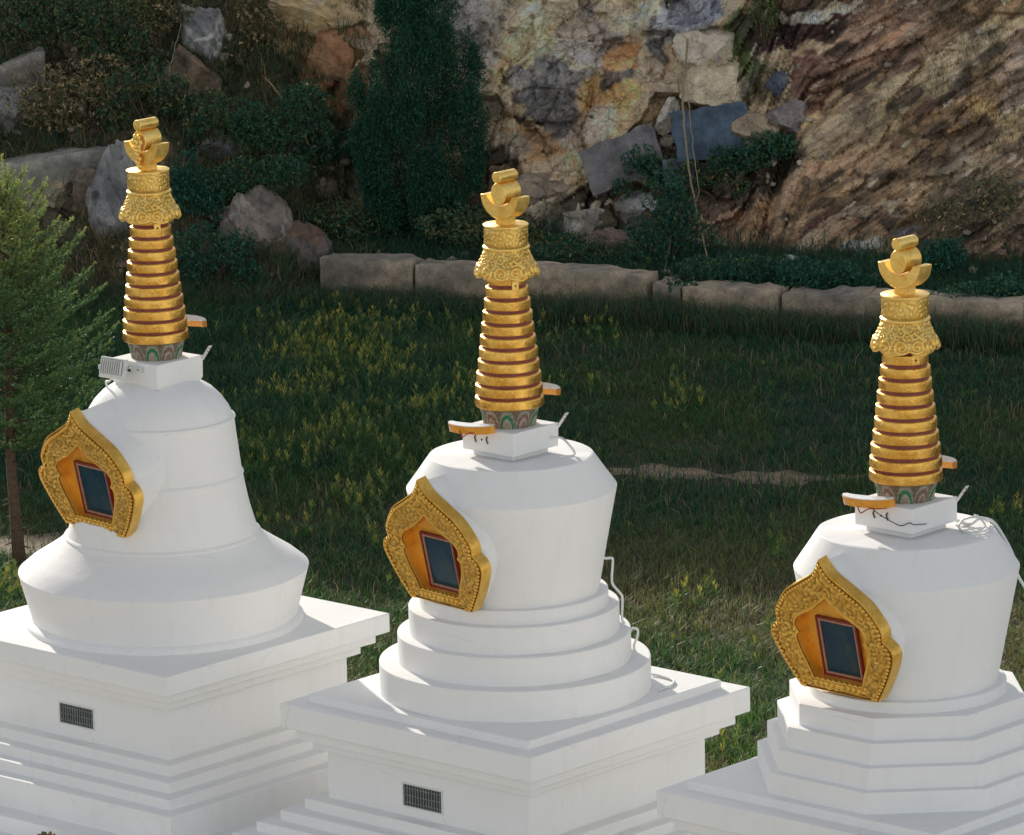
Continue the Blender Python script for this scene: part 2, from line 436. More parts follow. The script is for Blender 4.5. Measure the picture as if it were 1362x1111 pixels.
def gold_relief_lathe(name, root, fn, amp, kind, zt=0):
    n, m = (300, 44) if kind == 'skirt' else (240, 18)
    A = np.arange(n) * 2 * np.pi / n
    B = np.linspace(0, 1, m + 1)
    AA, BB = np.meshgrid(A, B)
    if kind == 'drum':
        r0 = 0.1655 + 0 * BB; Z = (fn(0)[1] + (fn(1)[1] - fn(0)[1]) * BB)
        s = AA * 0.166
        f1, f2, h, ox, oy = worley(s / 0.047, BB * 0.145 / 0.050, 5)
        h1 = 1 - np.clip(f1 * 1.3, 0, 1)
        h2 = 0.5 + 0.5 * np.cos(f1 * 9)
        H = (0.5 * h1 + 0.5 * h2) * np.clip(np.minimum(BB, 1 - BB) * 8, 0, 1)
        RR = r0 + amp * H
    else:
        # skirt of scrolls, flaring to a lobed lower edge; gap faces the front corner
        off = -math.pi / 4
        NL = 6
        ang = (AA - off) * NL / (2 * np.pi)          # gaps at integers
        fr = ang - np.floor(ang)                      # 0 gap .. .5 lobe centre .. 1 gap
        lobe = np.abs(np.sin(np.pi * fr)) ** 0.55
        top = -0.19; bot = -0.385 - 0.030 * lobe
        Z0 = bot + (top - bot) * BB
        tt = 1 - BB
        r0 = 0.166 + 0.034 * tt + 0.036 * np.sin(np.pi * np.clip(tt / 1.7, 0, 1)) ** 1.5 - 0.016 * sstep(0.86, 1.0, tt) + 0.010 * lobe * tt
        s = (fr - 0.5) * (2 * np.pi / NL) * 0.225
        z = Z0 + 0.36
        H = np.zeros_like(s)
        f1, f2, hsh, ox, oy = worley(AA * 0.2 / 0.050, Z0 / 0.046, 9)
        H = 0.55 * (0.5 + 0.5 * np.cos(f1 * 10.5)) + 0.25 * (1 - np.clip(f1, 0, 1))
        for sx in (-1, 1):
            cx = sx * 0.063; d = np.hypot(s - cx, (Z0 + 0.352)); ph = np.arctan2(Z0 + 0.352, (s - cx) * sx)
            R0 = 0.054
            spi = 0.5 + 0.5 * np.cos(2 * np.pi * d / 0.031 - ph)
            wgt = sstep(R0 + 0.004, R0 - 0.004, d)
            H = H * (1 - wgt) + wgt * (spi * 0.9 + 0.25)
        edge = sstep(0.10, 0.0, BB)
        H = H * (1 - edge) + edge * 0.8
        Z = Z0 + zt; RR = r0 + amp * H - 0.004
    V = np.stack([RR * np.cos(AA), RR * np.sin(AA), Z], -1).reshape(-1, 3)
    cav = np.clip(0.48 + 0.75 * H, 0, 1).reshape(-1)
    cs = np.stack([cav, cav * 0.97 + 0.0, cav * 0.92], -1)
    i = np.arange(n); i2 = (i + 1) % n
    F = np.concatenate([np.stack([j * n + i, j * n + i2, (j + 1) * n + i2, (j + 1) * n + i], -1) for j in range(m)])
    if kind == 'skirt':   # inner lining so the skirt has thickness
        Vi = np.stack([(RR[0] - 0.014) * np.cos(A), (RR[0] - 0.014) * np.sin(A), Z[0] + 0.003], -1)
        Vt = np.stack([np.full(n, 0.14) * np.cos(A), np.full(n, 0.14) * np.sin(A), Z[m // 2]], -1)
        b0 = len(V); V = np.concatenate([V, Vi, Vt]); cs = np.concatenate([cs, np.full((2 * n, 3), 0.5)])
        F = np.concatenate([F, np.stack([i, b0 + i, b0 + i2, i2], -1), np.stack([b0 + i, b0 + n + i, b0 + n + i2, b0 + i2], -1)])
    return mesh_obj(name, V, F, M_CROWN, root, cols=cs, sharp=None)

def make_finial(root, zt, ornate=False, tilt=0.0):
    mb = MB(); mb.box((0, 0, zt + 0.03), (0.055, 0.055, 0.034)); mb.build('finial_neck', M_FINIAL, root, smooth=False, bevel=0.004)
    c0 = zt + 0.222; Rr = 0.188
    # crescent: half disc with a round bite for the sun
    prof = []
    bite = 0.142; bc = 0.060
    a0 = math.acos(min(1, 0.0 / Rr))
    for k in range(0, 33):
        a = math.pi + math.pi * k / 32
        prof.append((Rr * math.cos(a), Rr * math.sin(a) * 0.95))
    xi = math.sqrt(bite ** 2 - bc ** 2)
    s0 = math.atan2(-bc, xi); s1 = math.pi - s0
    for k in range(0, 17):
        a = s0 + (-(math.pi + 2 * s0)) * k / 16
        prof.append((bite * math.cos(a), bc + bite * math.sin(a)))
    prof = [(x, c0 + z) for x, z in prof]
    # triangulate as a band: outer arc to inner arc with flat horns
    outer = prof[:33]; inner = prof[33:][::-1]
    vs = []; fs = []
    n = 33
    inn = []
    for k in range(n):
        t = k / (n - 1) * (len(inner) - 1); i = min(int(t), len(inner) - 2); f = t - i
        inn.append((inner[i][0] * (1 - f) + inner[i + 1][0] * f, inner[i][1] * (1 - f) + inner[i + 1][1] * f))
    for y in (-0.074, 0.074):
        vs += [(p[0], y, p[1]) for p in outer] + [(p[0], y, p[1]) for p in inn]
    m = 2 * n
    for k in range(n - 1):
        fs.append((k, k + 1, n + k + 1, n + k)); fs.append((m + k + 1, m + k, m + n + k, m + n + k + 1))
        fs.append((k + 1, k, m + k, m + k + 1)); fs.append((n + k, n + k + 1, m + n + k + 1, m + n + k))
    fs.append((0, n, m + n, m)); fs.append((n - 1, m + n - 1, m + 2 * n - 1, 2 * n - 1))
    mesh_obj('finial_crescent', vs, fs, M_FINIAL, root, sharp=40, bevel=0.003, seg=1)
    def drum(name, r, rz, zc, y0, y1):
        prof = [(r * math.cos(2 * math.pi * k / 40), zc + rz * math.sin(2 * math.pi * k / 40)) for k in range(40)]
        mb = MB(); mb.prism(prof, y0, y1); mb.build(name, M_FINIAL, root, sharp=40, bevel=0.005)
    drum('finial_sun', 0.074, 0.086, c0 + 0.018, -0.082, 0.105)
    drum('finial_jewel', 0.044, 0.044, c0 + 0.146, -0.10, 0.11)
    if ornate:
        mb = MB()
        for k in range(6):
            a = 2 * math.pi * k / 6; mb.sphere((0.040 * math.cos(a), -0.108, c0 + 0.012 + 0.045 * math.sin(a)), (0.022, 0.012, 0.026), 8, 6)
        mb.sphere((0, -0.112, c0 + 0.012), (0.022, 0.016, 0.024), 8, 6)
        for k in range(5): mb.sphere((0.012 * (-1) ** k, -0.10, c0 - 0.06 - 0.032 * k), (0.024, 0.016, 0.024), 8, 6)
        mb.build('finial_flower', M_FINIAL, root, sharp=None)

# ------------------------------------------------------------------ niche
TU = 0.00155; VH = 1.055
O_KEYS = [(0, 1.0), (30, .93), (63, .88), (146, .807), (240, .72), (305, .60), (325, .53), (321, .470), (362, .425), (373, .35), (340, .235), (290, .11), (236, 0.0)]
H_KEYS = [(0, 1.0), (45, .95), (95, .89), (175, .80), (255, .70), (310, .60), (338, .53), (350, .47), (356, .42), (352, .35), (325, .235), (280, .11), (236, 0.0)]
I_KEYS = [(0, .71), (22, .685), (45, .658), (100, .60), (155, .56), (194, .522), (214, .465), (194, .413), (214, .385), (212, .34), (192, .25), (167, .17), (145, .085)]
def catmull(keys, sub, sharp=()):
    out = []
    P = [np.array(k, float) for k in keys]
    for i in range(len(P) - 1):
        p0 = P[i - 1] if i > 0 and i not in sharp else P[i]; p3 = P[i + 2] if i + 2 < len(P) and (i + 1) not in sharp else P[i + 1]
        for s in range(sub):
            t = s / sub
            out.append(0.5 * (2 * P[i] + (P[i + 1] - p0) * t + (2 * p0 - 5 * P[i] + 4 * P[i + 1] - p3) * t * t + (3 * P[i] - p0 - 3 * P[i + 1] + p3) * t ** 3))
    out.append(P[-1]); return out
def full_loop(keys, sub=9, nb=22):
    L = catmull(keys, sub, sharp=(0, 7)) # apex -> left bottom corner
    left = [np.array([-p[0] * TU, p[1] * VH]) for p in L]
    right = [np.array([p[0] * TU, p[1] * VH]) for p in L][::-1]
    a, b = left[-1], right[0]
    bot = [a + (b - a) * k / nb for k in range(1, nb)]
    return np.array(left + bot + right[:-1])

def make_niche(root, dist, zb, rot, wk=1.0, hk=1.0, housing=0.55):
    piv = empty('niche', (0, 0, 0), 0, root)
    piv.rotation_euler = (0, 0, R(rot))
    tilt = R(12.3)
    out = full_loop(O_KEYS) * [wk, hk]; inn = full_loop(I_KEYS) * [wk, hk]
    n = len(out)
    ct, st = math.cos(tilt), math.sin(tilt)
    def loc(u, v, w):   # u along face, v up the face, w out of the face
        return np.stack([u, -(dist + v * st + w * ct), zb + v * ct - w * st], -1)
    # relief band
    m = 22
    T = np.linspace(0, 1, m + 1)[:, None, None]
    P = inn[None] * (1 - T) + out[None] * T
    U, V = P[..., 0], P[..., 1]
    f1, f2, h, ox, oy = worley(U / 0.075, V / 0.075, 21)
    s1 = 0.5 + 0.5 * np.cos(f1 * 11 + np.arctan2(oy, ox))
    g1, g2, _, _, _ = worley(U / 0.034, V / 0.034, 33)
    H = 0.55 * s1 + 0.50 * (1 - np.clip(g1 * 1.2, 0, 1))
    T2 = T[..., 0] + 0 * U
    rim_in = sstep(0.14, 0.06, T2); rim_out = sstep(0.90, 0.95, T2); groove = np.exp(-((T2 - 0.77) / 0.035) ** 2)
    H = H * sstep(0.0, 0.14, T2) * sstep(0.90, 0.78, T2)
    H = np.maximum(H, 0.95 * rim_in); H = np.maximum(H, 0.95 * rim_out)
    dome = 0.018 * np.sin(np.pi * np.clip(T2, 0, 1))
    W = 0.020 * H + dome
    X = loc(U, V, W).reshape(-1, 3)
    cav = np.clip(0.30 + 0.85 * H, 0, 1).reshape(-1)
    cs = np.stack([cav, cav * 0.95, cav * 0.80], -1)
    i = np.arange(n); i2 = (i + 1) % n
    F = [np.stack([j * n + i, j * n + i2, (j + 1) * n + i2, (j + 1) * n + i], -1) for j in range(m)]
    # outer side (rim thickness) running back
    base = len(X)
    back = [loc(out[:, 0], out[:, 1], np.full(n, w)) for w in (-0.01, -0.045, -0.075)]
    X = np.concatenate([X] + back); cs = np.concatenate([cs, np.full((3 * n, 3), 0.92)])
    F.append(np.stack([m * n + i, m * n + i2, base + i2, base + i], -1))
    for q in range(2): F.append(np.stack([base + q * n + i, base + q * n + i2, base + (q + 1) * n + i2, base + (q + 1) * n + i], -1))
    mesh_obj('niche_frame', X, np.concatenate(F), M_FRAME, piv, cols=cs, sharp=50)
    # recess: side walls and back
    D = 0.078
    Xr = np.concatenate([loc(inn[:, 0], inn[:, 1], np.full(n, 0.010)), loc(inn[:, 0], inn[:, 1], np.full(n, -D)), loc(np.array([0.0]), np.array([.35 * VH * hk]), np.array([-D]))])
    fs = [(a, b, n + b, n + a) for a, b in zip(i, i2)] + [(n + a, n + b, 2 * n) for a, b in zip(i, i2)]
    mesh_obj('niche_recess', list(Xr), fs, M_RECESS, piv, sharp=40)
    # beads
    mb = MB()
    c = inn * 0.23 + out * 0.77 if False else inn + (out - inn) * 0.845
    seg = np.linalg.norm(np.roll(c, -1, 0) - c, axis=1); cum = np.r_[0, np.cumsum(seg)]
    nb = int(cum[-1] / 0.034)
    for k in range(nb):
        d = cum[-1] * k / nb; j = min(np.searchsorted(cum, d, 'right') - 1, n - 1); f = (d - cum[j]) / max(seg[j], 1e-6)
        p = c[j] * (1 - f) + c[(j + 1) % n] * f
        if p[1] < 0.05 * VH and abs(p[0]) < 0.30: continue
        q = loc(p[0], p[1], 0.024); mb.sphere(q, 0.0150, 7, 5, col=(0.95, 0.92, 0.85))
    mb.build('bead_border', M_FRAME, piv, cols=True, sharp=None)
    # petals under the window
    mb = MB()
    Mt = Matrix.Rotation(-tilt, 3, 'X')
    for k in range(9):
        u = (-0.5 + (k + 0.5) / 9) * 0.46 * wk
        for (sc, w, cc) in ((1.0, 0.012, (0.75, 0.72, 0.6)), (0.62, 0.026, (0.95, 0.92, 0.85))):
            q = loc(u, 0.062 * hk, w); mb.sphere(q, (0.026 * sc, 0.017, 0.040 * sc), 10, 6, M=Mt, col=cc)
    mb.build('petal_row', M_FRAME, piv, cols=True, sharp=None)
    # window
    def slab(name, u0, u1, v0, v1, w0, w1, mat, parent, hole=None):
        mb = MB()
        def bx(a0, a1, b0, b1):
            c = [loc(a, b, w) for w in (w0, w1) for (a, b) in ((a0, b0), (a1, b0), (a1, b1), (a0, b1))]
            mb.add([tuple(x) for x in c], [(3, 2, 1, 0), (4, 5, 6, 7), (0, 1, 5, 4), (1, 2, 6, 5), (2, 3, 7, 6), (3, 0, 4, 7)])
        if hole is None: bx(u0, u1, v0, v1)
        else:
            h0, h1, k0, k1 = hole
            bx(u0, h0, v0, v1); bx(h1, u1, v0, v1); bx(h0, h1, v0, k0); bx(h0, h1, k1, v1)
        return mb.build(name, mat, parent, smooth=False, bevel=0.002 if hole else 0, seg=1)
    wu, v0, v1 = 0.192 * wk, 0.085 * hk, 0.555 * hk
    fr = slab('window_frame', -wu, wu, v0, v1, -D + 0.001, -D + 0.028, M_REDFRAME, piv, (-wu + 0.017, wu - 0.017, v0 + 0.016, v1 - 0.017))
    slab('inner_frame', -wu + 0.018, wu - 0.018, v0 + 0.017, v1 - 0.018, -D + 0.002, -D + 0.021, M_PINK, fr, (-wu + 0.034, wu - 0.034, v0 + 0.033, v1 - 0.034))
    slab('window_pane', -wu + 0.0345, wu - 0.0345, v0 + 0.0335, v1 - 0.0345, -D + 0.002, -D + 0.010, M_PANE, fr)
    # white housing behind the gilded frame
    o2 = out * [0.955, 0.955] + [0, 0.02]
    o3 = full_loop(H_KEYS) * [wk * .94, hk * .94] + [0, 0.02]
    hq = 0.90 if housing > 0.5 else 0.78
    rows = [(o2, -0.068), (o3, -0.11), (o3 * [hq, 0.97], -housing)]
    X = np.concatenate([loc(q[:, 0], q[:, 1], np.full(n, w)) for q, w in rows])
    X[2 * n:, 1] = np.maximum(X[2 * n:, 1], -0.36)
    F = np.concatenate([np.stack([j * n + i, j * n + i2, (j + 1) * n + i2, (j + 1) * n + i], -1) for j in range(2)])
    mesh_obj('niche_housing', X, F, M_WHITE, piv, sharp=50)
    return piv

# ------------------------------------------------------------------ stupas
TH = R(41.813)
POS = [(-2.8708, 46.8715, 2.101), (-0.0143, 44.4903, 2.050), (2.8293, 41.4307, 2.163)]
def dense(prof):
    out = []
    for a, b in zip(prof[:-1], prof[1:]):
        st = max(1, int(abs(b[1] - a[1]) / 0.03)) if a[1] > 0.5 else 1
        out += [(a[0] + (b[0] - a[0]) * q / st, a[1] + (b[1] - a[1]) * q / st) for q in range(st)]
    return out + [prof[-1]]
LABS = ['white stupa with a flaring bell-shaped body, leftmost, beside the spruce tree',
        'white stupa with a rounded drum body on four round tiers, in the middle',
        'white stupa with a drum body on octagonal stepped tiers, rightmost']
BOX_TOP = []
def make_stupa(i):
    x, y, z = POS[i]
    root = empty('stupa', (x, y, z), -TH)
    tag(root, LABS[i], 'stupa', 'stupas standing in a row')
    t = 0.16 if i == 0 else 0.195
    s1, s2 = (0.09, 0.09) if i == 0 else (0.10, 0.08)
    zb = -t - s1 - s2
    foot = [(1.80, -1.60), (1.80, -1.27), (1.585, -1.27), (1.585, -1.03), (1.45, -1.03), (1.45, -0.945), (1.315, -0.945), (1.315, -0.86), (1.18, -0.86), (1.18, -0.775), (1.046, -0.775)]
    square('stepped_footing', foot, M_WHITE, root)
    square('wall', [(1.045, -0.7751), (1.045, zb - 0.001)], M_WHITE, root, bevel=0.006)
    top = [(1.043, zb), (1.128, zb), (1.128, zb + s2), (1.217, zb + s2), (1.217, -t), (1.3, -t), (1.3, 0)]
    if i > 0: top += [(1.14, 0.002), (1.14, 0.068)]
    square('cornice_slab', top, M_WHITE, root)
    # vent grille in the left-front wall
    u0, u1, v0, v1 = ((-0.184, 0.199, -0.66, -0.50) if i == 0 else (-0.24, 0.154, -0.69, -0.52)) if i < 2 else (-0.2, 0.2, -0.68, -0.51)
    mb = MB(); mb.box(((u0 + u1) / 2, -1.046, (v0 + v1) / 2), ((u1 - u0) / 2, 0.004, (v1 - v0) / 2))
    g = mb.build('vent_grille', M_DARK, root, smooth=False)
    mb = MB()
    for k in range(14): mb.box((u0 + (u1 - u0) * (k + 0.5) / 14, -1.052, (v0 + v1) / 2), (0.0045, 0.003, (v1 - v0) / 2))
    for k in range(3): mb.box(((u0 + u1) / 2, -1.0515, v0 + (v1 - v0) * (k + 0.5) / 3), ((u1 - u0) / 2, 0.0035, 0.003))
    mb.build('grille_bars', M_GREY, g, smooth=False)
    mb = MB(); e = 0.012
    for (a, b, c, d) in ((u0 - e, u1 + e, v0 - e, v0), (u0 - e, u1 + e, v1, v1 + e), (u0 - e, u0, v0, v1), (u1, u1 + e, v0, v1)):
        mb.box(((a + b) / 2, -1.047, (c + d) / 2), (abs(b - a) / 2, 0.006, abs(d - c) / 2))
    mb.build('grille_frame', M_METALW, g, smooth=False)
    if i == 0:
        prof = [(1.135, -0.004), (1.135, 0.035), (1.115, 0.055), (1.088, 0.062), (1.092, 0.09), (1.187, 0.452)]
        prof += [(1.10, 0.525), (0.98, 0.60), (0.87, 0.672), (0.800, 0.733), (0.806, 0.742), (0.800, 0.752), (0.782, 0.762), (0.765, 0.80), (0.735, 0.90), (0.705, 1.02), (0.680, 1.15), (0.668, 1.225), (0.676, 1.235), (0.672, 1.246), (0.660, 1.256),
                 (0.642, 1.40), (0.622, 1.58), (0.612, 1.69), (0.622, 1.70), (0.620, 1.712), (0.600, 1.722), (0.570, 1.79), (0.52, 1.865), (0.45, 1.935), (0.36, 1.99), (0.26, 2.025), (0.15, 2.04)]
        bt, bh, zr = 2.03, 0.18, 2.358
        ndist, nz, nrot = 0.665, 0.885, -6.5
        lathe('bell_body', dense(prof), M_WHITE, root, 224, wob=0.0035, sharp=32, niche=(ndist, nz, nrot))
    else:
        zi = 0.068
        if i == 1:
            T = [(1.058, 0.0681, 0.311), (0.909, 0.311, 0.536), (0.820, 0.536, 0.751)]
            for k, (r, za, zc) in enumerate(T):
                rn = T[k + 1][0] if k < 2 else 0.737
                lathe('round_tier', [(r, za), (r, zc), (rn - 0.03, zc)], M_WHITE, root, 128, wob=0.0025, bevel=0.008, sharp=30)
            lathe('foot_ring', [(0.737, 0.745), (0.737, 0.861), (0.64, 0.861)], M_WHITE, root, 128, wob=0.002, bevel=0.008, sharp=30)
            body = [(0.668, 0.855), (0.8166, 1.6745), (0.636, 1.930), (0.622, 1.9352), (0.2, 1.938)]
            bt, zr, ndist, nz, nrot = 1.9352, 2.322, 0.715, 0.868, -7.5
        else:
            A = [1.052, 0.982, 0.909, 0.822]; z0 = 0.0681
            for k in range(4):
                rn = A[k + 1] if k < 3 else 0.722
                lathe('octagon_tier', [(A[k], z0 + 0.16 * k), (A[k], z0 + 0.16 * (k + 1)), (rn - 0.06, z0 + 0.16 * (k + 1))], M_WHITE, root, 8, rot=R(22.5), apothem=True, bevel=0.007, sharp=30)
            lathe('foot_ring', [(0.722, 0.70), (0.722, 0.788), (0.62, 0.788)], M_WHITE, root, 128, wob=0.002, bevel=0.008, sharp=30)
            body = [(0.655, 0.78), (0.8175, 1.6253), (0.644, 1.886), (0.630, 1.8916), (0.2, 1.894)]
            bt, zr, ndist, nz, nrot = 1.8916, 2.2695, 0.715, 0.815, -3.0
        # densify the wall of the drum for a hand plastered surface
        pr = []
        for a, b in zip(body[:-1], body[1:]):
            st = 30 if a[0] > 0.63 and abs(b[1] - a[1]) > 0.5 else (8 if abs(b[1] - a[1]) > 0.2 else 1)
            for q in range(st): pr.append((a[0] + (b[0] - a[0]) * q / st, a[1] + (b[1] - a[1]) * q / st))
        pr.append(body[-1])
        lathe('drum_body', pr, M_WHITE, root, 224, wob=0.003, bevel=0.0, sharp=20, niche=(ndist, nz, nrot))
        bh = 0.185
        square('box_footing', [(0.205, bt - 0.004), (0.205, bt + 0.048)], M_WHITE, root, bevel=0.004, sub=3)
        bt += 0.046
    square('square_box', [(0.245, bt - (0.03 if i == 0 else 0)), (0.262, bt + 0.0015), (0.264, bt + bh), (0.1, bt + bh + 0.001)], M_WHITE, root, bevel=0.006, sub=4)
    BOX_TOP.append(bt + bh)
    sp = empty('spire', (0, 0, 0), 0, root)
    zt = {0: 3.7506, 1: 3.7383, 2: 3.6262}[i]
    make_spire_parts(sp, zr, zt, i)
    make_niche(root, ndist, nz, nrot, wk=(1.08, 1.01, 1.01)[i], hk=(0.985, 0.985, 1.0)[i], housing=0.62 if i == 0 else 0.45)
    return root

def make_spire_parts(sp, zr, zt, i):
    make_spire(sp, zr, zt)
    make_finial(sp, zt, ornate=(i == 0))
    # small clasp on the topmost ring, facing the viewer's right
    mb = MB(); a = R(-25)
    M = Matrix.Rotation(a, 4, 'Z')
    mb.box((0.155, 0, zt - 0.455), (0.012, 0.028, 0.035), M=M)
    o = mb.build('ring_clasp', M_FINIAL, sp, smooth=False, bevel=0.003)
    mb = MB(); mb.sphere(tuple(M @ Vector((0.168, 0, zt - 0.46))), 0.008, 8, 6); mb.build('clasp_hole', M_DARK, sp, sharp=None)
    # the three spires lean very slightly, pivoting on the box
    sp.rotation_euler = {0: (R(0.35), R(-0.9), TH * 0), 1: (0, R(-0.1), 0), 2: (0, 0, 0)}[i]
    if i == 0:
        # keep the foot of the spire on its box while it leans
        q = Euler(sp.rotation_euler).to_matrix() @ Vector((0, 0, zr - 0.15)); sp.location = Vector((0, 0, zr - 0.15)) - q

M_GREY = mat_plain('galvanised_bars', (0.22, 0.25, 0.24), 0.5, 0.4, 0.3)
STUPA = [make_stupa(i) for i in range(3)]
def W(i, p):
    """local point of stupa i -> world"""
    c, s = math.cos(-TH), math.sin(-TH)
    return Vector((POS[i][0] + p[0] * c - p[1] * s, POS[i][1] + p[0] * s + p[1] * c, POS[i][2] + p[2]))

# ------------------------------------------------------------------ terrace under the row
def terrace():
    mb = MB()
    d = Vector(POS[2][:2]) - Vector(POS[0][:2]); L = d.length
    ang = math.atan2(d.y, d.x)
    M = Matrix.Translation((0.5 * (POS[0][0] + POS[2][0]), 0.5 * (POS[0][1] + POS[2][1]), 0)) @ Matrix.Rotation(ang, 4, 'Z')
    mb.box((0, 0, 0.24), (L / 2 + 9, 2.75, 0.34), M=M)
    mb.box((0, 0, 0.64), (L / 2 + 8.8, 2.45, 0.06), M=M)
    o = mb.build('terrace', M_WHITE, None, smooth=False, bevel=0.01)
    tag(o, 'long low white terrace carrying the stupas, only its edge in view at the bottom left', 'terrace')
terrace()

# ------------------------------------------------------------------ hillside behind the field
def line_y(x):      # foot of the slope / line of the low wall
    x = np.asarray(x, float)
    return 70.9 - 0.40 * np.clip(x + 2.4, 0, 9) + 0.06 * np.clip(-2.4 - x, 0, 30)
PC = np.array([(-0.05, -0.4), (0.22, 0.30), (0.9, 0.42), (2.0, 0.55), (3.0, 2.6), (3.9, 4.4), (26, 16.6), (48, 18.5)])
PL = np.array([(-0.6, -0.4), (-0.1, 0.12), (0.8, 0.8), (2.0, 1.9), (4.0, 3.7), (5.0, 4.7), (26, 16.6), (48, 18.5)])
def prof_at(x):
    w = sstep(-3.0, -2.1, np.asarray(x, float))
    return w
def hill_z(x, y):
    o = y - float(line_y(x)); w = float(prof_at(x))
    P = PL * (1 - w) + PC * w
    return float(np.interp(o, P[:, 0], P[:, 1]))
def hit(px, py, y0=66.0):
    """walk along the view ray of a photo pixel until it meets the slope"""
    Y = y0
    while Y < 100:
        p = at(px, py, Y)
        if p.z <= max(hill_z(p.x, p.y), 0.0): return p
        Y += 0.04
    return at(px, py, 75)

# paint regions on the slope, in a plan laid on the slope itself: U runs along it, V up it (units: about 9 mm)
PATCH = [ # cu, cv, ru, rv, angle, colour, softness
 (800, 110, 330, 175, 10, (0.37, 0.29, 0.195), .25),
 (690, 60, 90, 85, 0, (0.25, 0.225, 0.19), .4), (640, 10, 60, 60, 0, (0.22, 0.2, 0.175), .4),
 (745, 50, 75, 95, 30, (0.50, 0.41, 0.285), .2), (850, 25, 70, 35, 0, (0.50, 0.41, 0.29), .2), (690, 110, 35, 50, 0, (0.46, 0.36, 0.23), .2),
 (730, 110, 50, 32, -35, (0.12, 0.112, 0.105), .12), (745, 150, 32, 22, -15, (0.105, 0.10, 0.095), .12), (785, 45, 40, 30, 20, (0.27, 0.24, 0.215), .2),
 (800, 118, 55, 45, -20, (0.44, 0.29, 0.14), .3), (835, 75, 45, 35, 0, (0.46, 0.27, 0.14), .3), (792, 98, 16, 28, 10, (0.11, 0.085, 0.078), .15), (822, 95, 22, 12, 0, (0.10, 0.093, 0.085), .15),
 (865, 100, 30, 60, 0, (0.34, 0.28, 0.215), .3), (705, 190, 45, 32, 0, (0.33, 0.20, 0.10), .35), (660, 200, 40, 35, 0, (0.24, 0.20, 0.15), .35), (775, 175, 45, 30, 15, (0.42, 0.33, 0.27), .25),
 (650, 260, 60, 45, 0, (0.10, 0.075, 0.05), .4), (890, 40, 20, 42, 0, (0.15, 0.15, 0.155), .2), (925, 25, 35, 45, 20, (0.17, 0.17, 0.18), .2),
 (1080, 35, 75, 42, 8, (0.075, 0.044, 0.038), .12), (1085, 10, 40, 12, 0, (0.55, 0.50, 0.42), .15), (1140, 10, 20, 12, 0, (0.50, 0.47, 0.42), .2), (1090, 80, 60, 16, 3, (0.36, 0.29, 0.20), .25),
 (1090, 105, 45, 30, 0, (0.13, 0.075, 0.06), .3), (1010, 50, 25, 50, -25, (0.10, 0.13, 0.05), .4), (1030, 110, 30, 40, 0, (0.13, 0.11, 0.07), .4),
 (1160, 50, 60, 50, -30, (0.19, 0.13, 0.10), .35),
 (960, 220, 120, 60, 0, (0.075, 0.065, 0.045), .5), (980, 290, 70, 45, 0, (0.20, 0.13, 0.085), .4), (830, 300, 120, 45, 0, (0.10, 0.085, 0.06), .5),
 (1270, 60, 130, 14, -32, (0.36, 0.29, 0.185), .4), (1150, 165, 130, 13, -33, (0.33, 0.245, 0.165), .4), (1230, 110, 120, 20, -33, (0.24, 0.19, 0.12), .4), (1080, 230, 80, 14, -33, (0.36, 0.25, 0.17), .4),
 (1220, 160, 22, 12, -33, (0.10, 0.068, 0.056), .3), (1270, 130, 30, 22, -20, (0.10, 0.078, 0.066), .3), (1145, 215, 28, 9, -30, (0.11, 0.08, 0.068), .3), (1330, 155, 26, 20, 0, (0.36, 0.27, 0.15), .3), (1340, 205, 12, 7, 0, (0.50, 0.42, 0.32), .2),
 (1180, 265, 22, 15, -20, (0.40, 0.38, 0.34), .2), (1160, 340, 24, 8, -30, (0.36, 0.36, 0.33), .2), (1100, 315, 35, 22, -30, (0.14, 0.075, 0.06), .25), (1150, 285, 22, 16, -30, (0.13, 0.075, 0.06), .25),
 (1215, 310, 22, 12, -30, (0.10, 0.11, 0.13), .3), (1290, 260, 70, 50, -20, (0.15, 0.12, 0.085), .5), (1350, 100, 30, 50, 0, (0.22, 0.17, 0.14), .4), (1130, 295, 110, 12, -33, (0.31, 0.23, 0.155), .3),
 (420, 30, 75, 42, 10, (0.34, 0.235, 0.125), .25), (450, 105, 45, 55, 0, (0.24, 0.12, 0.06), .3),
]
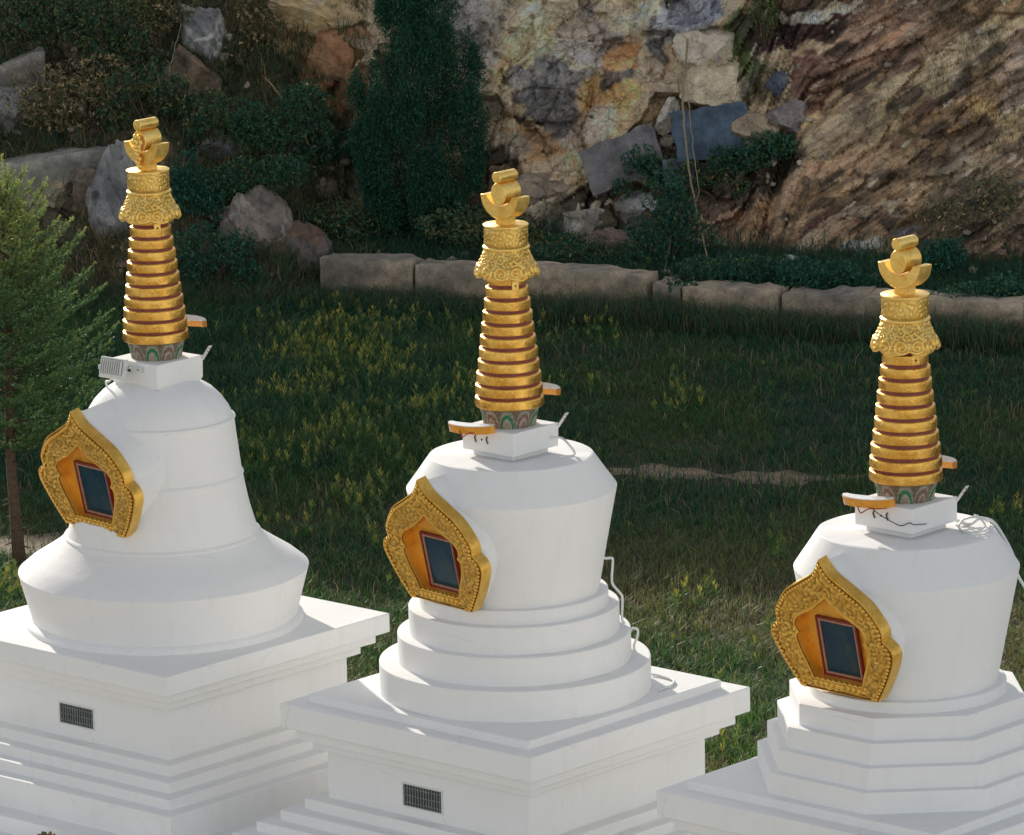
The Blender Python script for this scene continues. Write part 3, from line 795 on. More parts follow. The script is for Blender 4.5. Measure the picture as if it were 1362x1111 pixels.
def build_hill():
    xs = np.concatenate([np.linspace(-60, -12, 26)[:-1], np.linspace(-12, -7.4, 26)[:-1], np.arange(-7.4, 7.8, 0.026), np.linspace(7.85, 12, 22), np.linspace(13, 45, 18)])
    w = prof_at(xs)
    # arc-length rows
    def rows(P, n1, n2):
        seg = np.hypot(np.diff(P[:, 0]), np.diff(P[:, 1])); cum = np.r_[0, np.cumsum(seg)]
        L1 = cum[5]
        s = np.r_[np.linspace(0, L1, n1), L1 + (cum[-1] - L1) * np.linspace(0, 1, n2 + 1)[1:] ** 1.4]
        return np.interp(s, cum, P[:, 0]), np.interp(s, cum, P[:, 1])
    n1, n2 = 236, 60
    oc, zc = rows(PC, n1, n2); ol, zl = rows(PL, n1, n2)
    nr = len(oc); nc = len(xs)
    X = np.repeat(xs[None], nr, 0)
    O = ol[:, None] * (1 - w)[None] + oc[:, None] * w[None]
    Z = zl[:, None] * (1 - w)[None] + zc[:, None] * w[None]
    Y = line_y(xs)[None] + O
    # coordinates on the slope
    V = 316 - (Z - 0.5) * 106 - (Y - 72.2) * 19.5 - 2.1 * X
    U = 681 + 7848 * X / (Y * 0.977 + 2.9) - 0.019 * (555 - V)
    hi = sstep(6.0, 9.0, Z)                                  # far upper slope
    # anisotropy: strata on the right dip to the left
    ax = sstep(960, 1080, U)
    ca, sa = math.cos(R(33)), math.sin(R(33))
    x1, z1 = X, Z + (Y - 72) * 0.4
    xr = x1 * ca + z1 * sa; zr = -x1 * sa + z1 * ca
    QX = x1 * (1 - ax) + (xr * 0.42) * ax; QZ = z1 * (1 - ax) + zr * 1.15 * ax
    wx = fbm(x1 * 1.3, z1 * 1.3, 4, 3) - 0.5; wz = fbm(x1 * 1.3 + 40, z1 * 1.3, 4, 5) - 0.5
    qx, qz = QX + wx * 0.40 * (1 - 0.8 * ax), QZ + wz * 0.40 * (1 - 0.85 * ax)
    D = np.zeros_like(X); crack = np.ones_like(X); tone = np.zeros_like(X)
    for k, (sc, amp) in enumerate(((1.05, 0.36), (0.42, 0.15), (0.17, 0.055), (0.075, 0.02))):
        f1, f2, h, ox, oy = worley(qx / sc, qz / sc, 50 + 10 * k)
        h2 = (h * 37.7) % 1; h3 = (h * 91.3) % 1
        amp = amp * (1 - (0.55, 0.45, 0.1, -0.3)[k] * ax)
        D += amp * ((h - 0.5) * 0.9 + (h2 - 0.5) * ox * 2.4 + (h3 - 0.5) * oy * 2.4)
        cr = sstep(0.0, 0.10 if k < 2 else 0.16, f2 - f1)
        D -= amp * 0.10 * (1 - cr); crack *= 1 - (0.25, 0.2, 0.18, 0.15)[k] * (1 - 0.55 * ax) * (1 - cr) ** 2
        tone += (0.14, 0.12, 0.10, 0.08)[k] * (h3 - 0.5) * 2
    D += 0.05 * (fbm(qx * 9, qz * 9, 4, 70) - 0.5)
    D += 1.6 * (fbm(X * 0.12, Z * 0.12 + Y * 0.05, 4, 90) - 0.5) * hi
    D[:] = D
    Z = Z - 2.2 * sstep(-18.0, -21.5, X) * hi  # dip added in the unseen ridge so sunlight reaches the spruce
    cliff = np.clip(np.where(w[None] > 0.5, sstep(0.5, 0.9, Z), 0.45), 0, 1)
    cliff = cliff * (1 - 0.0)
    ledge = (1 - sstep(0.45, 0.75, Z)) * w[None]
    Y2 = Y - D * (0.15 + 0.85 * cliff) * (1 - ledge * 0.85)
    Z2 = Z + D * 0.25 * cliff + ledge * 0.04 * (fbm(X * 5, Y * 5, 3, 77) - 0.5)
    # colours
    uw = U + 110 * wx + 26 * (fbm(x1 * 7, z1 * 7, 3, 8) - .5); vw = V + 110 * wz + 26 * (fbm(x1 * 7 + 9, z1 * 7, 3, 9) - .5)
    left = sstep(520, 430, U)
    c0 = np.zeros(X.shape + (3,))
    rock = np.array((0.27, 0.215, 0.155)); brown = np.array((0.165, 0.115, 0.074)); soil = np.array((0.075, 0.064, 0.042))
    c0[:] = rock
    c0 = c0 * (1 - ax[..., None]) + brown * ax[..., None]
    c0 = c0 * (1 - left[..., None]) + soil * left[..., None]
    for (cu, cv, ru, rv, ang, col, soft) in PATCH:
        a = R(ang); du, dv = uw - cu, vw - cv
        e = np.hypot((du * math.cos(a) + dv * math.sin(a)) / ru, (-du * math.sin(a) + dv * math.cos(a)) / rv)
        m = sstep(1.0 + soft * 0.6, 1.0 - soft * 0.6, e)[..., None]
        c0 = c0 * (1 - m) + np.array(col) * m
    st = fbm(qx * 3 + 3, qz * 3 * (1 + 3 * ax), 5, 31)
    cs = c0 * (1 + tone[..., None]) * (0.62 + 0.76 * st[..., None]) * crack[..., None]
    warm = (fbm(qx * 2.1 + 30, qz * 2.1, 4, 44) - 0.5)[..., None]
    cs = cs * (1 + warm * np.array((0.28, 0.08, -0.28)))
    # pale veins and stones in the dipping beds
    f1, f2, h, _, _ = worley(qx / 0.12, qz / 0.09, 120)
    pale = ((h > 0.93) & (f1 < 0.33) & (ax > 0.2))[..., None]
    cs = np.where(pale, np.array((0.36, 0.31, 0.24)), cs)
    dark = ((h < 0.12) & (f1 < 0.5) & (ax > 0.2))[..., None]
    cs = np.where(dark, cs * 0.6, cs)
    pm = fbm(x1 * 2.6 + 60, z1 * 2.6, 5, 160, 0.58)
    darkp = (sstep(0.56, 0.60, pm) * (1 - left) * 0.42)[..., None]; palep = (sstep(0.42, 0.385, pm) * (1 - left) * (1 - 0.5 * ax) * 0.32)[..., None]
    cs = cs * (1 - darkp) + np.array((0.10, 0.085, 0.072)) * darkp
    cs = cs * (1 + palep)
    stk = (fbm(xr * 0.7, zr * 7, 4, 140) - 0.5) * ax
    cs = cs * (1 + 0.7 * stk[..., None]) * np.array((1.0, 0.98, 0.95))
    spk = (fbm(X * 16, Z * 16, 3, 150) - 0.5)[..., None]
    cs = cs * (1 + 0.5 * spk) * 1.5
    g1, g2, gh, _, _ = worley(xr / 0.50, zr / 0.20, 170)
    dk = (sstep(0.14, 0.12, gh) * sstep(0.50, 0.40, g1 + 0.7 * (fbm(X * 6, Z * 6, 4, 171) - 0.5)) * ax * 0.75)[..., None]
    cs = cs * (1 - dk) + np.array((0.082, 0.062, 0.052)) * dk * (0.7 + 0.6 * st[..., None])
    lg = ledge[..., None] * (1 - 0.0)
    cs = cs * (1 - lg * .8) + np.array((0.035, 0.04, 0.022)) * lg * .8
    far = hi[..., None]; cs = cs * (1 - far) + np.array((0.16, 0.13, 0.09)) * far
    lum = cs.mean(-1, keepdims=True); cs = cs * np.clip((lum / 0.34) ** 0.62, 0.12, 1.08)
    cs = np.clip(cs, 0.004, 0.75)
    Vv = np.stack([X, Y2, Z2], -1).reshape(-1, 3)
    a = (np.arange(nr - 1)[:, None] * nc + np.arange(nc - 1)[None]).ravel()
    F = np.stack([a, a + 1, a + nc + 1, a + nc], -1)
    cs = np.concatenate([cs, (ax * (1 - far[..., 0]))[..., None]], -1)
    o = mesh_obj('hillside', Vv, F, M_HILL, cols=cs.reshape(-1, 4), sharp=None, smooth=False)
    tag(o, kind='structure')
    return X, Y2, Z2, U, V
HX, HY, HZ, HU, HV = build_hill()

# ------------------------------------------------------------------ boulders and slabs
def ico(sub):
    import bmesh
    bm = bmesh.new(); bmesh.ops.create_icosphere(bm, subdivisions=sub, radius=1.0)
    v = np.array([x.co for x in bm.verts]); f = np.array([[q.index for q in p.verts] for p in bm.faces]); bm.free()
    return v, f
ICO5 = ico(5); ICO4 = ico(4)
def rock_shape(size, seed, nplanes=22, rough=0.11, sub=5, lo=0.55, hi=0.86):
    r = np.random.default_rng(seed); v, f = (ICO5 if sub == 5 else ICO4); v = v.copy()
    for _ in range(nplanes):
        n = r.normal(size=3); n /= np.linalg.norm(n); d = r.uniform(lo, hi)
        k = np.maximum(0, v @ n - d); v -= k[:, None] * n
    nz = fbm(v[:, 0] * 2.5 + seed, v[:, 2] * 2.5 + v[:, 1] * 1.7, 5, seed) - 0.5
    f1, f2, h, _, _ = worley(v[:, 0] * 3 + v[:, 1] * 2, v[:, 2] * 3 - v[:, 1], seed)
    v *= (1 + rough * 2 * nz + rough * 1.4 * (h - 0.5))[:, None]
    return v * np.array(size), f, f1, f2, h, nz
def rock_cols(v, f2f1, h, nz, ca, cb, seed, vein=None):
    t = fbm(v[:, 0] * 3.2 + seed, v[:, 2] * 3.2 + v[:, 1], 5, seed + 4)
    t = sstep(0.38, 0.62, t)[:, None]
    c = np.array(ca) * (1 - t) + np.array(cb) * t
    c = c * (0.8 + 0.4 * h[:, None]) * (1 - 0.45 * sstep(0.06, 0.0, f2f1)[:, None])
    if vein is not None:
        g = np.abs(fbm(v[:, 0] * 1.6 + seed, v[:, 2] * 1.6, 4, seed + 9) - 0.5)
        m = sstep(0.02, 0.008, g)[:, None]; c = c * (1 - m) + np.array(vein) * m
    return c
def boulder(px, py, w, h, ca, cb, label, rot=0.0, seed=1, vein=None, deep=0.8, sink=0.42, group='boulders on the slope', name='boulder', nplanes=16, cat='boulder', dim=None):
    """px,py: centre in the photo; w,h: size in photo pixels (about 106 to the metre there)"""
    p = hit(px, py); k = p.y * 1.035 / 7848
    e_ = 1.28 if px < 480 else 1.12; hx, hz = w * k / 2 * e_, h * k / 2 * e_; dy = min(hx, hz) * deep + 0.1
    v, f, f1, f2, hh, nz = rock_shape((hx, dy, hz), seed, nplanes)
    a = R(rot); c, s = math.cos(a), math.sin(a)
    v = np.stack([v[:, 0] * c - v[:, 2] * s, v[:, 1], v[:, 0] * s + v[:, 2] * c], -1)
    if dim is None: dim = (0.62 if px < 400 else 0.78) if px < 480 else 1.1
    cs = rock_cols(v, f2 - f1, hh, nz, ca, cb, seed, vein) * dim
    o = mesh_obj(name, v, f, M_ROCK, cols=cs, sharp=None, smooth=False)
    o.location = p + Vector((0, dy * sink, 0))
    return tag(o, label, cat, group)

GREY = (0.20, 0.195, 0.19); DGREY = (0.10, 0.10, 0.10); TAN = (0.36, 0.27, 0.17); PTAN = (0.44, 0.36, 0.25); BRN = (0.17, 0.12, 0.085); OCH = (0.38, 0.23, 0.10); BLUEG = (0.19, 0.185, 0.18); PURP = (0.12, 0.085, 0.08)
boulder(158, 292, 80, 160, BLUEG, (0.27, 0.26, 0.25), 'pale grey boulder under the end of the long squared block, left of the leftmost spire', 8, 33)
boulder(52, 268, 66, 56, (0.28, 0.25, 0.18), TAN, 'small rounded tan rock behind the tips of the spruce', 0, 4, nplanes=8)
boulder(120, 275, 60, 90, (0.17, 0.145, 0.11), BRN, 'brown rock wedged beside the pale grey boulder', 0, 5)
boulder(275, 65, 62, 128, (0.20, 0.195, 0.19), (0.28, 0.275, 0.27), 'tall leaning grey boulder with white veins, upper left', 28, 6, vein=(0.6, 0.58, 0.54))
boulder(245, 120, 80, 90, (0.15, 0.11, 0.075), (0.22, 0.15, 0.10), 'brown weathered boulder just below the veined grey one', 10, 7)
boulder(425, 25, 150, 92, TAN, (0.46, 0.33, 0.17), 'large ochre-tan boulder at the top edge left of the cypress', -8, 8, vein=(0.55, 0.46, 0.32))
boulder(462, 118, 90, 125, (0.24, 0.12, 0.055), (0.30, 0.17, 0.09), 'rust-orange boulder beside the left flank of the cypress', 0, 9)
boulder(345, 325, 82, 120, (0.15, 0.125, 0.105), (0.24, 0.20, 0.17), 'brown-grey boulder nearest the left end of the low stone wall', 14, 10, vein=(0.36, 0.33, 0.3))
boulder(392, 345, 88, 105, (0.17, 0.11, 0.075), (0.13, 0.11, 0.10), 'rusty brown boulder touching the left end of the low stone wall', -14, 11)
boulder(440, 275, 80, 62, (0.11, 0.095, 0.075), (0.17, 0.14, 0.11), 'flat dull brown boulder above the left end of the low stone wall', -20, 12)
boulder(300, 200, 60, 40, (0.13, 0.13, 0.14), (0.2, 0.2, 0.21), 'grey rock half hidden among dark shrubs right of the leftmost spire', 0, 13)
boulder(728, 262, 92, 62, (0.20, 0.155, 0.11), (0.15, 0.12, 0.09), 'brown slab-sided boulder directly right of the middle finial', 10, 14)
boulder(782, 308, 90, 62, (0.24, 0.22, 0.19), (0.13, 0.115, 0.09), 'grey and brown boulder behind the wall, right of the middle crown', 16, 15, vein=(0.45, 0.42, 0.38))
boulder(850, 278, 66, 60, (0.20, 0.19, 0.18), (0.12, 0.11, 0.10), 'jagged grey rock under the leaning grey slab', 24, 16, vein=(0.42, 0.4, 0.38))
boulder(825, 335, 90, 46, (0.12, 0.085, 0.07), (0.16, 0.12, 0.10), 'dark reddish rock just behind the low wall, below the leaning grey slab', -10, 17)
boulder(940, 62, 92, 72, PTAN, (0.40, 0.34, 0.26), 'upper of two pale cream blocks stacked above the blue slab', 14, 18, deep=0.9, nplanes=22, sink=-0.35)
boulder(945, 112, 102, 62, (0.45, 0.37, 0.26), PTAN, 'lower of two pale cream blocks, resting just above the blue slab', 14, 19, deep=0.9, nplanes=22, sink=-0.45)
boulder(928, 20, 52, 62, (0.15, 0.155, 0.165), (0.22, 0.22, 0.23), 'dark blue-grey rock at the top edge above the cream blocks', 0, 20)
boulder(888, 158, 26, 52, (0.52, 0.47, 0.40), (0.4, 0.36, 0.3), 'narrow whitish stone at the left corner of the blue slab', -10, 21, nplanes=10, sink=0.0)
boulder(1003, 170, 56, 38, (0.19, 0.145, 0.10), (0.23, 0.18, 0.12), 'smooth round brown boulder at the right end of the blue slab', 0, 22, nplanes=5, sink=-0.5)
boulder(1052, 160, 60, 46, (0.10, 0.085, 0.075), (0.13, 0.11, 0.10), 'dark rough rock right of the smooth round boulder', 0, 23, sink=0.0)
boulder(1035, 110, 34, 50, (0.055, 0.065, 0.085), (0.08, 0.09, 0.10), 'small blackish-blue rock above the smooth round boulder', 20, 24, nplanes=10)
boulder(890, 190, 22, 16, (0.24, 0.21, 0.16), (0.2, 0.17, 0.13), 'fist-sized pebble-like rock between the two leaning slabs', 0, 25, nplanes=5)
boulder(20, 150, 90, 70, (0.24, 0.235, 0.23), (0.14, 0.13, 0.11), 'broken grey rock below the curved concrete kerb', 30, 26)

def stone_slab(px, py, w, h, thick, rot, col, label, lean=-18, seed=1, yaw=0):
    p = hit(px, py); k = p.y * 1.035 / 7848
    nx, nz = 26, 18
    vs = []; fs = []; X = []
    for side in (0, 1):
        for j in range(nz + 1):
            for i in range(nx + 1):
                u, v = i / nx - .5, j / nz - .5
                e = max(abs(u), abs(v)) > 0.499
                n = 0.012 * (vnoise(np.array([u * 9.]), np.array([v * 9.]), seed)[0] - .5)
                uu = u + (0.05 * (vnoise(np.array([v * 6.]), np.array([side * 0.]), seed + 1)[0] - .5) if e else 0)
                vv = v + (0.075 * (vnoise(np.array([u * 6.]), np.array([0.]), seed + 2)[0] - .5) if e else 0)
                vs.append((uu * w * k, (side - .5) * thick + n, vv * h * k))
    n1 = (nx + 1) * (nz + 1)
    for j in range(nz):
        for i in range(nx):
            a = j * (nx + 1) + i
            fs.append((a, a + 1, a + nx + 2, a + nx + 1)); fs.append((n1 + a + 1, n1 + a, n1 + a + nx + 1, n1 + a + nx + 2))
    edge = [i for i in range(nx + 1)] + [(j + 1) * (nx + 1) - 1 for j in range(1, nz + 1)] + [n1 - 1 - i for i in range(1, nx + 1)] + [j * (nx + 1) for j in range(nz - 1, 0, -1)]
    for a, b in zip(edge, edge[1:] + edge[:1]): fs.append((b, a, n1 + a, n1 + b))
    v = np.array(vs); t = fbm(v[:, 0] * 4, v[:, 2] * 4, 4, seed)[:, None]
    cs = np.array(col) * (0.45 + 1.1 * t)
    o = mesh_obj('stone_slab', vs, fs, M_STONE, cols=cs, sharp=40)
    o.location = p + Vector((0, -0.26, 0)); o.rotation_euler = (R(lean), R(-rot), R(yaw))
    return tag(o, label, 'stone slab', 'fallen stone slabs on the slope')
stone_slab(828, 208, 102, 62, 0.10, 22, (0.125, 0.115, 0.115), 'plain dark grey stone slab leaning on the slope, lower than the blue one', -20, 3)
stone_slab(945, 172, 98, 66, 0.10, 8, (0.060, 0.085, 0.115), 'slate-blue stone slab leaning below the cream blocks', -14, 4)
stone_slab(902, 225, 40, 36, 0.08, 4, (0.075, 0.08, 0.09), 'small dark slab fragment below the left corner of the blue slab', -20, 5)

def long_block(pts, h, depth, label, name, cat, cols=((0.17, 0.155, 0.13), (0.12, 0.11, 0.095)), seed=2, parent=None, tag_it=True):
    """rough stone beam through world points pts (top front edge), h high, depth deep"""
    pts = [Vector(p) for p in pts]
    n = len(pts); sub = 14
    P = []
    for a, b in zip(pts[:-1], pts[1:]): P += [a.lerp(b, t / sub) for t in range(sub)]
    P.append(pts[-1])
    ring = []
    K = 6
    for q in range(K): ring.append((0, -h * (1 - q / K)))       # front, up
    for q in range(K): ring.append((depth * q / K, 0))           # top, back
    for q in range(K + 1): ring.append((depth, -h * q / K))
    vs = []; fs = []
    for i, p in enumerate(P):
        t = (P[min(i + 1, len(P) - 1)] - P[max(0, i - 1)]); t.z = 0; t.normalize()
        nn = Vector((-t.y, t.x, 0))
        if nn.y < 0: nn = -nn
        for (d, z) in ring:
            s = i * 0.13
            nv = (vnoise(np.array([p.x * 6 + d * 5]), np.array([z * 6 + p.y]), seed)[0] - .5) * 0.055
            nf = (vnoise(np.array([p.x * 20 + d * 9]), np.array([z * 20]), seed + 3)[0] - .5) * 0.030
            vs.append(p + nn * (d + nv + nf) + Vector((0, 0, z + (nv + nf) * (1 if z == 0 else 0.3))))
    m = len(ring)
    for i in range(len(P) - 1):
        for q in range(m - 1): fs.append((i * m + q, (i + 1) * m + q, (i + 1) * m + q + 1, i * m + q + 1))
    fs.append(tuple(range(m))); fs.append(tuple(reversed([(len(P) - 1) * m + q for q in range(m)])))
    v = np.array([tuple(x) for x in vs]); t = sstep(.35, .65, fbm(v[:, 0] * 2.2, v[:, 2] * 4 + v[:, 1], 5, seed))[:, None]
    cs = np.array(cols[0]) * (1 - t) + np.array(cols[1]) * t
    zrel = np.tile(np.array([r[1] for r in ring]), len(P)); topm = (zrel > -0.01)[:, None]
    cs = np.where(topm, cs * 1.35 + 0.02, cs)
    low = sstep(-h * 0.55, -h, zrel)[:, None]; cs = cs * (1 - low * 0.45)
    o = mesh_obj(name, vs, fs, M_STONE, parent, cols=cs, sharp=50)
    if tag_it: tag(o, label, cat)
    return o
wall = empty('retaining_wall', (1.8, float(line_y(1.8)) - 0.1, 0))
tag(wall, 'low retaining wall of rough stone blocks along the back of the grass', 'wall')
tops = [(425, 343), (548, 349), (552, 354), (700, 357), (860, 367), (868, 378), (905, 383), (907, 381), (1035, 388), (1040, 391), (1150, 392), (1362, 405), (1500, 414), (1700, 426)]
segs = [(0, 1), (2, 3, 4), (5, 6), (7, 8), (9, 10), (10, 11), (11, 12), (12, 13)]
def wall_pt(px, py):
    Y = 70.0
    for _ in range(30):
        p = at(px, py, Y); Y = float(line_y(p.x)) - 0.12
    return at(px, py, Y)
for k, sg in enumerate(segs):
    P = [wall_pt(*tops[q]) for q in sg]
    d = (P[-1] - P[0]).normalized() * 0.003
    P[0] += d; P[-1] -= d
    P = [p + Vector((0, 0.010 * ((k * 7) % 3 - 1), 0)) for p in P]
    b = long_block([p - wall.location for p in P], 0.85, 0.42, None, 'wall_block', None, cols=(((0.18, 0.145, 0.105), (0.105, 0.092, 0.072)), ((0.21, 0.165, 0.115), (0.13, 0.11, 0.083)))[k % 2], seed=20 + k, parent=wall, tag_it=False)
# long dressed block and curved kerb, upper left
p0 = hit(-30, 214); p1 = hit(144, 186)
o = long_block([p0 + Vector((0, -0.50, -0.02)), p1 + Vector((0, -0.60, -0.03))], 0.72, 0.7, 'long squared grey stone block lying above the spruce at the left edge', 'stone_block', 'stone block', cols=((0.15, 0.14, 0.12), (0.105, 0.10, 0.09)), seed=40)
q = [hit(px, py) + Vector((0, -0.42, -0.03)) for px, py in ((-40, 84), (10, 78), (45, 62), (62, 55))]
o = long_block(q, 0.75, 0.22, 'curved concrete kerb bending round at the upper left corner', 'curved_kerb', 'kerb', cols=((0.19, 0.175, 0.145), (0.12, 0.11, 0.095)), seed=41)
q = [hit(px, py) + Vector((0, 0.05, 0)) for px, py in ((-30, 40), (20, 42), (60, 52), (74, 62))]
o = long_block(q, 0.2, 0.16, 'thin upper rim of the curved concrete kerb, upper left corner', 'kerb_rim', 'kerb', cols=((0.13, 0.12, 0.10), (0.09, 0.085, 0.075)), seed=42)

# ------------------------------------------------------------------ foliage
def quads_mesh(name, P, A, B, col, mat=None, parent=None):
    """leaf diamonds: centre P, half axes A (length) and B (width)"""
    n = len(P)
    V = np.stack([P - A, P + B - A * 0.1, P + A, P - B - A * 0.1], 1).reshape(-1, 3)
    F = (np.arange(n)[:, None] * 4 + np.arange(4)[None])
    C = np.repeat(col, 4, 0)
    return mesh_obj(name, V, F, mat or M_LEAF, parent, cols=C, smooth=False)
def rdir(n, up=0.0):
    v = RNG.normal(size=(n, 3)); v[:, 2] += up; return v / np.linalg.norm(v, axis=1)[:, None]
def leaf_cloud(name, lobes, n, size, cols, parent=None, up=0.5, shell=0.55, wr=0.4):
    """lobes: (centre, (rx,ry,rz)); leaves fill the outer shell of each lobe in small clumps"""
    vol = np.array([l[1][0] * l[1][2] for l in lobes]); pr = vol / vol.sum()
    li = RNG.choice(len(lobes), n, p=pr)
    C = np.array([l[0] for l in lobes])[li]; Rr = np.array([l[1] for l in lobes])[li]
    nc = max(8, n // 14)
    cd = rdir(nc, 0.1); crd = shell + (1.08 - shell) * RNG.random(nc) ** 0.7
    ci = RNG.integers(0, nc, n)
    d = cd[ci] * crd[ci][:, None] + RNG.normal(size=(n, 3)) * 0.055
    P = C + d * Rr
    A = rdir(n, up) * (size * RNG.uniform(0.6, 1.3, n))[:, None]
    B = np.cross(A, rdir(n)); B = B / (np.linalg.norm(B, axis=1)[:, None] + 1e-6) * (size * wr * RNG.uniform(0.6, 1.2, n))[:, None]
    cl = np.array(cols); k = cl[RNG.integers(0, len(cl), nc)][ci]
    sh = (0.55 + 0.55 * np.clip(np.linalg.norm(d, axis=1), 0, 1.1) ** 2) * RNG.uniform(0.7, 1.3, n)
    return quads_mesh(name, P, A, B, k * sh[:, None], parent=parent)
def stems(name, root, tips, r=0.012, parent=None):
    mb = MB()
    for t in tips:
        t = Vector(t); m = t * 0.5 + Vector((random.uniform(-.06, .06), random.uniform(-.06, .06), 0.05)) * t.length
        mb.tube([Vector((0, 0, -0.05)), m, t], [r, r * 0.7, r * 0.25], 5)
    return mb.build(name, M_BARK, parent, sharp=None)
DG = [(0.020, 0.062, 0.036), (0.032, 0.078, 0.040), (0.050, 0.092, 0.036), (0.014, 0.048, 0.034)]
OG = [(0.08, 0.085, 0.032), (0.055, 0.075, 0.032), (0.11, 0.095, 0.045), (0.045, 0.065, 0.036)]
BG = [(0.012, 0.050, 0.038), (0.018, 0.066, 0.046), (0.022, 0.075, 0.040)]
DRY = [(0.26, 0.19, 0.10), (0.17, 0.125, 0.065), (0.11, 0.09, 0.05), (0.08, 0.085, 0.04)]
def shrub(px, py, w, h, cols, label, n=2600, size=0.028, name='shrub', cat='shrub', up=0.5, dy=-0.15, seed=0):
    """px,py = middle of its foot in the photo"""
    p = hit(px, py); k = p.y * 1.035 / 7848; W_, H_ = w * k, h * k
    root = empty(name, p + Vector((0, dy, 0)))
    tag(root, label, cat, 'shrubs growing on the rocky slope')
    lobes = []
    m = 6 + int(w / 30)
    for q in range(m):
        u = random.uniform(-0.5, 0.5); v = random.uniform(0.15, 0.85)
        s = random.uniform(0.16, 0.30)
        lobes.append(((u * W_ * (1.0 - 0.4 * v), random.uniform(-.15, .15) * W_ * .5, v * H_), (s * W_ * .9, s * W_ * .7, s * H_ * 1.3)))
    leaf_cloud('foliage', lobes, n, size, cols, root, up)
    stems('stem', root, [l[0] for l in lobes[:6]], 0.012, root)
    return root
shrub(560 - 520, 60, 190, 90, DG + OG, 'dark green shrub mass across the top left corner above the curved kerb', 5200)
shrub(140, 90, 120, 110, DG + OG, 'tall olive green shrub right of the curved kerb', 3600)
shrub(215, 60, 110, 90, OG + DRY, 'olive and straw-coloured bush at the top edge left of the veined boulder', 3000)
shrub(100, 160, 170, 80, OG + DRY + DRY, 'tangle of dry brownish brush above the long squared block', 4200)
shrub(200, 170, 110, 90, OG + DG, 'dark olive bush right behind the leftmost finial', 3000)
shrub(285, 195, 100, 70, DG + OG, 'small dark bush above the half hidden grey rock', 2600)
shrub(372, 215, 130, 95, DG + [(0.025, 0.07, 0.03)], 'bushy green shrub in the middle of the gap between leftmost spire and cypress', 4600)
shrub(350, 268, 150, 60, DG, 'low green shrub just above the brown-grey boulder', 3800)
shrub(255, 300, 90, 90, BG, 'dark shrub right of the leftmost crown', 3200)
shrub(280, 385, 120, 80, BG + DG, 'dark shrub at the foot of the brown-grey boulder', 4200)
shrub(345, 60, 60, 70, OG + DRY, 'thin dry bush in the cleft between veined and ochre boulders', 1800)
shrub(455, 225, 90, 60, DG + BG, 'dark shrub filling the hollow left of the cypress foot', 2600)
shrub(500, 318, 190, 60, DG + OG, 'weedy green bushes under the cypress, left side', 4200)
shrub(630, 330, 170, 55, DG + OG, 'weedy green bushes between the cypress and the middle spire', 3600)
shrub(800, 348, 170, 36, BG + DG + OG, 'low leafy bush on top of the wall right of the middle crown', 2000)
shrub(870, 258, 90, 60, BG + DG, 'dark bush growing over the lower edge of the leaning grey slab', 3000)
shrub(890, 345, 120, 110, BG + DG, 'tall dark bush behind the hanging dry vine', 5200)
shrub(1010, 225, 110, 50, BG + DG, 'blue-green shrub below the smooth round boulder', 3000)
shrub(950, 255, 80, 40, DG + OG, 'olive shrub between the blue slab and the hanging vine', 2000)
shrub(985, 374, 170, 38, BG + DG, 'dense low green shrub on the wall behind the right end of its middle blocks', 3400)
shrub(1090, 385, 130, 40, BG, 'flat dark green shrub just left of the rightmost finial', 3600)
shrub(1258, 368, 80, 52, BG, 'small blue-green bush right of the rightmost finial', 2800)
shrub(1320, 400, 150, 38, BG + DG, 'dark green hedge-like bush on the wall at the right edge', 4200)
shrub(1295, 300, 120, 80, OG + DRY, 'thin olive brush on the scree at the right', 2000)
shrub(1015, 60, 36, 90, [(0.07, 0.10, 0.03), (0.05, 0.07, 0.03)], 'mossy green growth in the cleft right of the cream blocks', 1500, 0.02)
shrub(905, 425, 45, 55, BG + DG, 'single small bush growing against the front of the wall', 1400)

# ------------------------------------------------------------------ cypress
def cypress():
    foot = hit(560, 318) + Vector((0, -0.1, 0))
    root = empty('cypress', foot); tag(root, 'tall dense dark green cypress in front of the rock face', 'tree')
    k = foot.y * 1.035 / 7848
    def X(px): return (px - 556) * k
    def Zz(py): return (312 - py) * k / 0.975
    L = []
    spec = [(552, -60, 20, 60), (556, 0, 34, 60), (552, 55, 44, 55), (588, 70, 26, 40), (522, 95, 24, 40), (560, 105, 56, 55), (612, 120, 34, 46), (590, 140, 48, 50), (530, 150, 42, 50), (496, 150, 14, 34),
            (560, 185, 70, 56), (505, 195, 28, 44), (618, 185, 28, 44), (560, 240, 60, 48), (520, 250, 28, 40), (598, 245, 24, 36), (555, 288, 46, 30)]
    for (cx, cy, rx, ry) in spec:
        L.append(((X(cx), random.uniform(-.12, .12), Zz(cy)), (rx * k * .93, min(rx * k, 0.6) * 0.85, ry * k)))
    for q in range(130):
        cy = random.uniform(-80, 285); hw = np.interp(cy, [-110, -40, 40, 110, 190, 250, 300], [6, 30, 56, 84, 82, 66, 44])
        a = random.uniform(-1.5, 1.5); rr = random.uniform(9, 15)
        L.append(((X(558 + hw * math.sin(a)), -hw * k * 0.7 * math.cos(a) , Zz(cy)), (rr * k, rr * k, rr * k * random.uniform(1.8, 3.0))))
    leaf_cloud('crown', L, 150000, 0.020, [(0.009, 0.046, 0.028), (0.014, 0.060, 0.033), (0.006, 0.032, 0.022), (0.024, 0.080, 0.036)], root, up=1.3, shell=0.25, wr=0.36)
    mb = MB(); mb.tube([(0, 0, -0.2), (0.02, 0, 0.8), (0, 0, 2.4), (-0.02, 0, 4.2)], [0.10, 0.085, 0.06, 0.02], 10); mb.build('trunk', M_BARK, root, sharp=None)
cypress()

